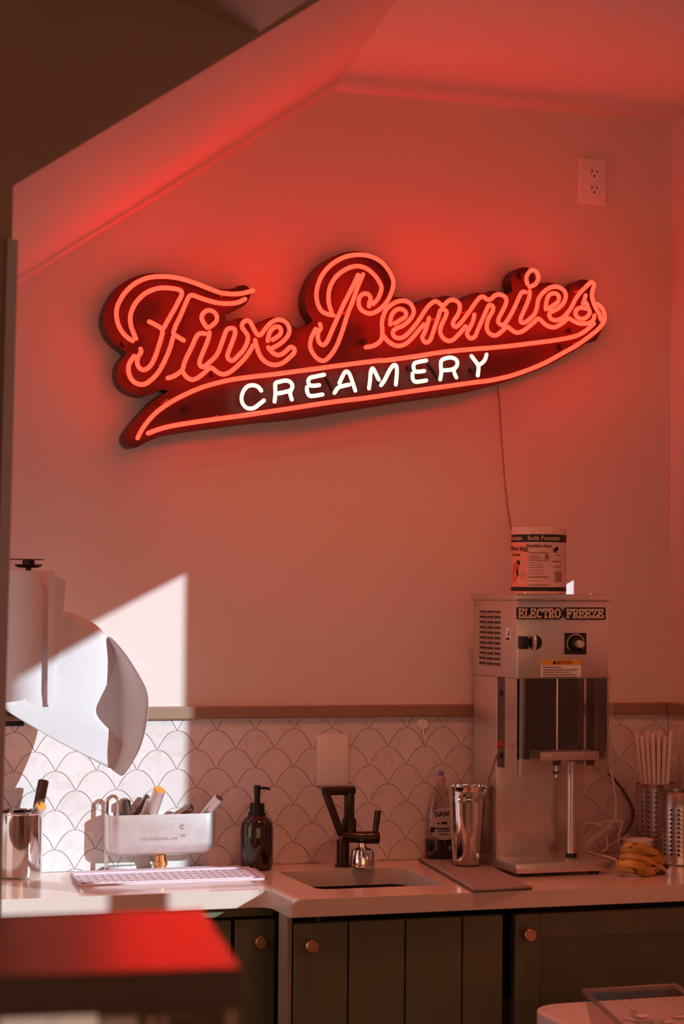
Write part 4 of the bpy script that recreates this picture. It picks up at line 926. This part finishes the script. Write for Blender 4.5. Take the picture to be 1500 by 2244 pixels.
# ------------------------------------------------------------------ right end: perforated holders, straws, cords, bananas, lid
m_hold = mat('holder_steel', (.66, .60, .56), .26, metal=1, var=.05)
def perforated(name, label, c, R_, H_, cols, rows, zs0, zs1, rh):
    T = thing(name, label, 'holder', c, 'perforated steel holders'); bm = BM()
    bmesh_cells = []
    for j in range(rows):
        z0, z1 = zs0 + (zs1 - zs0) * j / rows, zs0 + (zs1 - zs0) * (j + 1) / rows
        for i in range(cols):
            a0, a1 = 2 * math.pi * i / cols, 2 * math.pi * (i + 1) / cols; am, zm_ = (a0 + a1) / 2, (z0 + z1) / 2
            f = lambda a, z: bm.verts.new(Vector(c) + Vector((R_ * math.cos(a), R_ * math.sin(a), z)))
            outer = [f(a1, zm_), f(a1, z1), f(am, z1), f(a0, z1), f(a0, zm_), f(a0, z0), f(am, z0), f(a1, z0)]
            inner = [f(am + rh / R_ * math.cos(t), zm_ + rh * math.sin(t)) for t in [k * math.pi / 4 for k in range(8)]]
            for k in range(8): bm.faces.new((outer[k], outer[(k + 1) % 8], inner[(k + 1) % 8], inner[k]))
    bmesh.ops.remove_doubles(bm, verts=bm.verts, dist=1e-5)
    o = part(T, 'perforated_wall', bm, m_hold, False); md = o.modifiers.new('s', 'SOLIDIFY'); md.thickness = .0012
    part(T, 'base_band', lat(c, [(0, .001), (R_ - .003, 0), (R_, .003), (R_, zs0)], cols * 2), m_hold)
    part(T, 'rim_band', lat(c, [(R_, zs1), (R_, H_ - .002), (R_ + .001, H_), (R_ - .001, H_), (R_ - .0015, zs1)], cols * 2), m_hold)
    return T
c1_ = PZ(1484, 1893); pc1 = Vector((c1_.x + .004, c1_.y, .9105)); ph1 = P(1484, 1733, pc1.y).z - .9105
perforated('cutlery_holder', 'shiny perforated steel cylinder nearest the camera at the right end of the worktop', pc1, .046, ph1, 17, 11, .020, ph1 - .035, .0036)
pc2 = Vector((P(1438, 1800, -.10).x, -.10, .9105)); ph2 = P(1438, 1716, -.10).z - .9105
perforated('straw_holder', 'perforated steel cylinder full of wrapped straws in the wall corner', pc2, .047, ph2, 17, 12, .022, ph2 - .012, .0031)
m_straw = mat('straw_paper', (.90, .80, .76), .7, rnd=.10)
for gy in range(-3, 4):
    for gx in range(-4, 5):
        dx_, dy_ = (gx + (.5 if gy % 2 else 0)) * .0112, gy * .0100
        if math.hypot(dx_, dy_) > .039 or (gy > 0 and random.random() < .35): continue
        ht = P(1438, 1606 + random.uniform(-6, 18), -.10).z - .9105
        bot = pc2 + Vector((dx_ * .42, dy_ * .6, .006)); tp = pc2 + Vector((dx_ * 1.42 - .004, dy_ * 1.22, ht))
        tag(part(None, 'drinking_straw', tube([bot, bot + (tp - bot) * .94, tp], [.0044, .0050, .0055], 8), m_straw), 'pale paper-wrapped straw fanned out of the perforated steel cylinder', 'straw', 'wrapped straws in the holder')
# low round lid behind the bananas
lc = Vector((P(1408, 1842, -.24).x + .002, -.215, .9105)); lh = P(1408, 1840, -.24).z - .9105
ld = thing('round_tub', 'low round pale plastic tub behind the bananas', 'tub', lc)
part(ld, 'tub_body', lat(lc, [(0, 0), (.028, 0), (.032, lh - .006), (0, lh - .006)], 32), m_white)
part(ld, 'lid', lat(lc, [(0, lh - .006), (.034, lh - .006), (.0345, lh - .001), (.033, lh), (0, lh - .001)], 32), m_white)
# bananas
def m_banana():
    m = mat('banana_peel', (.66, .36, .09), .45, var=.25, scale=25); nt = m.node_tree; b = nt.nodes['Principled BSDF']; src = b.inputs['Base Color'].links[0].from_socket
    n = nt.nodes.new('ShaderNodeTexNoise'); n.inputs['Scale'].default_value = 38; n.inputs['Detail'].default_value = 5
    tc = nt.nodes.new('ShaderNodeTexCoord'); mp = nt.nodes.new('ShaderNodeMapping'); mp.inputs['Scale'].default_value = (.5, 1.5, 2.2); nt.links.new(tc.outputs['Object'], mp.inputs[0]); nt.links.new(mp.outputs[0], n.inputs['Vector'])
    r = nt.nodes.new('ShaderNodeValToRGB'); r.color_ramp.elements[0].position = .57; r.color_ramp.elements[1].position = .64; nt.links.new(n.outputs['Fac'], r.inputs[0])
    mx = nt.nodes.new('ShaderNodeMix'); mx.data_type = 'RGBA'; nt.links.new(r.outputs[0], mx.inputs[0]); nt.links.new(src, mx.inputs[6]); mx.inputs[7].default_value = (.05, .022, .01, 1)
    nt.links.new(mx.outputs[2], b.inputs['Base Color']); return m
m_ban = m_banana(); m_stem = mat('banana_stem', (.09, .045, .02), .6)
bb = thing('banana_bunch', 'small bunch of spotted ripe bananas beside the milkshake machine', 'bananas', PZ(1400, 1912))
def banana(pts, rad):
    p = smooth_path(pts, 5); n = len(p); rs = []
    for i in range(n):
        t = i / (n - 1); rs.append(rad * (min(1, .55 + t * 3.2) if t < .15 else (1 - max(0, (t - .72) / .28) ** 1.3 * .62)))
    o = part(bb, 'banana', tube(p, rs, 7, round_caps=True), m_ban)
    e = p[-1]; d = (p[-1] - p[-3]).normalized(); part(o, 'stem', tube([e - d * .002, e + d * .012, e + d * .020], [rad * .36, rad * .26, rad * .34], 7), m_stem)
    part(o, 'tip', tube([p[0] - (p[1] - p[0]).normalized() * rad * .45, p[0] - (p[1] - p[0]).normalized() * rad * .7], [rad * .26, rad * .2], 6), m_stem)
BP = lambda x, y, Y: P(x, y, Y) + Vector((0, 0, .003))
banana([BP(1366, 1866, -.33), BP(1385, 1862, -.345), BP(1412, 1868, -.355), BP(1436, 1880, -.355), BP(1452, 1893, -.35)], .0155)
banana([BP(1362, 1882, -.355), BP(1382, 1884, -.372), BP(1408, 1888, -.38), BP(1428, 1898, -.375), BP(1444, 1908, -.37)], .0118)
banana([BP(1356, 1898, -.385), BP(1374, 1900, -.405), BP(1398, 1905, -.412), BP(1418, 1911, -.408), BP(1442, 1915, -.398)], .0150)
# cords
wc = thing('white_cord_bundle', 'bundled white electrical cord on the worktop behind the milkshake machine', 'cord', PZ(1320, 1865))
def crd(T, nm, pts, r, m): part(T, nm, tube(smooth_path([P(*p) for p in pts], 5), r, 8), m)
crd(wc, 'cord', [(1340, 1690, -.21), (1344, 1710, -.20), (1348, 1740, -.19), (1350, 1770, -.18), (1347, 1795, -.17), (1330, 1815, -.15), (1305, 1840, -.14), (1285, 1862, -.14)], .0028, m_cord)
for k in range(4):
    crd(wc, 'cord', [(1278, 1832 + k * 9, -.10 - k * .02), (1296, 1822 + k * 6, -.10 - k * .02), (1318, 1808 + k * 5, -.11 - k * .02), (1342, 1797 + k * 4, -.12 - k * .02)], .0026, m_cord)
crd(wc, 'cord', [(1278, 1806, -.12), (1300, 1804, -.13), (1320, 1814, -.14), (1330, 1835, -.15), (1331, 1858, -.16), (1322, 1868, -.17)], .0026, m_cord)
crd(wc, 'cord', [(1300, 1806, -.13), (1330, 1800, -.12), (1362, 1800, -.12), (1362, 1812, -.13), (1357, 1830, -.16), (1358, 1852, -.19)], .0026, m_cord)
crd(wc, 'cord', [(1282, 1864, -.20), (1310, 1872, -.22), (1340, 1880, -.24), (1356, 1888, -.26)], .0028, m_cord)
crd(wc, 'cord', [(1318, 1866, -.16), (1340, 1850, -.14), (1360, 1840, -.12), (1378, 1828, -.10)], .0026, m_cord)
dk = thing('grey_power_cable', 'dark grey power cable looping down the tiles right of the milkshake machine', 'cable', P(1366, 1834, -.07))
crd(dk, 'cable', [(1330, 1690, -.06), (1347, 1708, -.04), (1368, 1735, -.03), (1384, 1766, -.03), (1388, 1790, -.04), (1378, 1815, -.06), (1366, 1832, -.09), (1360, 1848, -.12)], .0036, m_dkcord)

# ------------------------------------------------------------------ white bin with clear tub and spoons
bt = .70
b1 = PZ(1171, 2212, bt)
bxl, byb = b1.x, PZ(1300, 2193, bt).y
bn = thing('white_bin', 'white round-cornered bin with flat lid in front of the right cabinet', 'bin', (bxl + .27, byb - .22, 0))
def rr_prism(x0, x1, y0, y1, z0, z1, r): return prism(BM(), [(p.x, p.y, z0) for p in rounded([Vector((x0, y0)), Vector((x1, y0)), Vector((x1, y1)), Vector((x0, y1))], r, 8)], (0, 0, z1 - z0))
part(bn, 'bin_body', rr_prism(bxl + .012, bxl + .53, byb - .43, byb - .012, .0, bt - .05, .08), m_white)
part(bn, 'lid', rr_prism(bxl, bxl + .54, byb - .44, byb, bt - .05, bt, .09), m_white, True, bevel=.006, seg=3)
zt3 = .80
r0_, r1_, r2_ = PZ(1279, 2172, zt3), PZ(1483, 2160, zt3), PZ(1356, 2240, zt3)
e1 = (r1_ - r0_); e2 = (r2_ - r0_); e2 = e2 * 1.9
tb = thing('clear_tub', 'clear plastic tub of spoons standing on the white bin lid', 'tub', (r0_ + e1 * .5 + e2 * .5) * 1.0 - Vector((0, 0, zt3 - bt - .001)))
m_tub = clear_mat('tub_plastic', (.96, .92, .90), .10, .15)
cen = r0_ + e1 * .5 + e2 * .5; zb3 = bt + .0015
topc = [r0_, r0_ + e1, r0_ + e1 + e2, r0_ + e2]; botc = [cen + (p - cen) * .82 for p in topc]
for p in botc: p.z = zb3
for i, nm in enumerate(('wall', 'wall', 'wall', 'wall')):
    a, b, c, e = topc[i], topc[(i + 1) % 4], botc[(i + 1) % 4], botc[i]
    o = part(tb, nm, (lambda bmm: (bmm.faces.new([bmm.verts.new(p) for p in (a, b, c, e)]), bmm)[1])(BM()), m_tub, False); md = o.modifiers.new('s', 'SOLIDIFY'); md.thickness = .0018
o = part(tb, 'floor_panel', (lambda bmm: (bmm.faces.new([bmm.verts.new(p) for p in botc]), bmm)[1])(BM()), m_tub, False)
bm = BM(); sweep(bm, topc + [topc[0], topc[1]], .0042, 8); part(tb, 'rim', bm, clear_mat('tub_rim', (.95, .82, .76), .45, .3))
m_spoon = mat('spoon_plastic', (.86, .74, .70), .3, trans=.35)
for k in range(14):
    u, v = random.uniform(.18, .8), random.uniform(.25, .8); c = cen + e1 * (u - .5) * .75 + e2 * (v - .5) * .7; c.z = bt + .018 + (k % 5) * .012
    if k < 4: c = (PZ(1402, 2224, .772), PZ(1452, 2238, .768), PZ(1490, 2226, .766), PZ(1425, 2246, .765))[k]
    ang = random.uniform(0, math.pi); d = Vector((math.cos(ang), math.sin(ang), random.uniform(.02, .25))).normalized()
    sp_ = thing('plastic_spoon', 'pale plastic tasting spoon lying in the clear tub', 'spoon', c, 'plastic spoons in the tub')
    bmm = BM(); bmesh.ops.create_uvsphere(bmm, u_segments=14, v_segments=8, radius=.016)
    bmesh.ops.delete(bmm, geom=[w for w in bmm.verts if w.co.z > .001], context='VERTS')
    for w in bmm.verts: w.co.z *= .45; w.co.x *= 1.3
    bmesh.ops.rotate(bmm, verts=bmm.verts, cent=(0, 0, 0), matrix=Matrix.Rotation(ang, 3, 'Z')); bmesh.ops.translate(bmm, verts=bmm.verts, vec=c)
    part(sp_, 'bowl', bmm, m_spoon)
    part(sp_, 'handle', tube([c + d * .018, c + d * .05], [.0035, .0028], 6), m_spoon)

# ------------------------------------------------------------------ foreground display case
CT, CTB = 1.195, 1.211
ba, bb_, ca_, cb_ = PZ(443, 1996, CTB), PZ(525, 2124, CT), PZ(-40, 2012, CTB), PZ(-40, 2144, CT)
dirL = (ca_ - ba).normalized(); dirF = (cb_ - bb_).normalized()
L1, L2 = ba + dirL * 1.1, bb_ + dirF * 1.1
dcse = thing('display_case', 'glass ice cream display case with glossy top at lower left foreground', 'display case', ((ba.x + L1.x) / 2, (ba.y + bb_.y) / 2, 0))
sl_t = .034
m_casetop = mat('polished_case_top', (.21, .15, .14), .24, metal=1, var=.03, scale=4)
part(dcse, 'top_slab', prism(BM(), [ba, bb_, L2, L1], (0, 0, -sl_t)), mat('case_edge', (.055, .035, .022), .35), False, bevel=.002)
part(dcse, 'top_sheet', prism(BM(), [p + Vector((0, 0, .0005)) for p in (ba, bb_, L2, L1)], (0, 0, .0012)), m_casetop, False)
zb_ = CT - sl_t
m_case = clear_mat('case_glass', (.93, .90, .86), .06, .03)
inset = lambda p, q, k: p + (q - p) * k
part(dcse, 'front_glass', prism(BM(), [bb_ + Vector((-.004, .004, -sl_t)), L2 + Vector((0, .004, -sl_t)), L2 + Vector((0, .004, -.5)), bb_ + Vector((-.004, .004, -.5))], (0, .006, 0)), m_case, False)
part(dcse, 'end_glass', prism(BM(), [bb_ + Vector((-.010, .006, -sl_t)), ba + Vector((-.010, -.006, -sl_t)), ba + Vector((-.010, -.006, -.5)), bb_ + Vector((-.010, .006, -.5))], (.006, 0, 0)), m_case, False)
part(dcse, 'corner_post', bx(bb_.x - .010, bb_.x - .002, bb_.y + .001, bb_.y + .009, .6, zb_), mat('post_clear', (.35, .27, .21), .3), False)
part(dcse, 'body', prism(BM(), [Vector((p.x, p.y, .0)) for p in (ba + Vector((-.004, -.004, 0)), bb_ + Vector((-.004, .004, 0)), L2 + Vector((0, .004, 0)), L1 + Vector((0, -.004, 0)))], (0, 0, .6)), m_white, False)
for k, (x0, x1, y0) in enumerate(((2, 112, 2228), (116, 214, 2226), (222, 300, 2232))):
    a, b = P(x0, y0, bb_.y + .10), P(x1, y0, bb_.y + .10)
    tg = thing('price_card', ['white card behind the case glass, leftmost at the bottom edge', 'white card behind the case glass, middle of three', 'dull card behind the case glass, rightmost of three'][k], 'card', (a.x, bb_.y + .10, .6), 'cards in the display case')
    part(tg, 'card', bx(a.x, b.x, bb_.y + .10, bb_.y + .104, .602, a.z), m_white if k < 2 else mat('dull_card', (.32, .22, .17), .6), False)
for k, (x0, x1, y0, cc_, nm) in enumerate(((322, 340, 2231, (.75, .5, .45), 'pink'), (352, 368, 2229, (.6, .4, .35), 'tan'), (392, 416, 2230, (.03, .07, .045), 'dark green'))):
    a, b = P(x0, y0, bb_.y + .16), P(x1, y0, bb_.y + .16); cxx, rr = (a.x + b.x) / 2, (b.x - a.x) / 2
    tag(part(None, 'sauce_bottle', lat((cxx, bb_.y + .16, .602), [(0, 0), (rr * 1.6, 0), (rr * 1.6, a.z - .602 - .04), (rr, a.z - .602 - .02), (rr * .9, a.z - .602), (0, a.z - .602)], 20), mat('bottle_' + nm.replace(' ', '_'), cc_, .4)), nm + ' narrow-necked bottle behind the case glass', 'bottle')

area('added_case_fill', (bb_.x - .28, bb_.y + .035, zb_ - .012), (0, .35, -1), .5, .02, .22, (1, .80, .70))  # unseen lamp added under the slab to brighten the cards
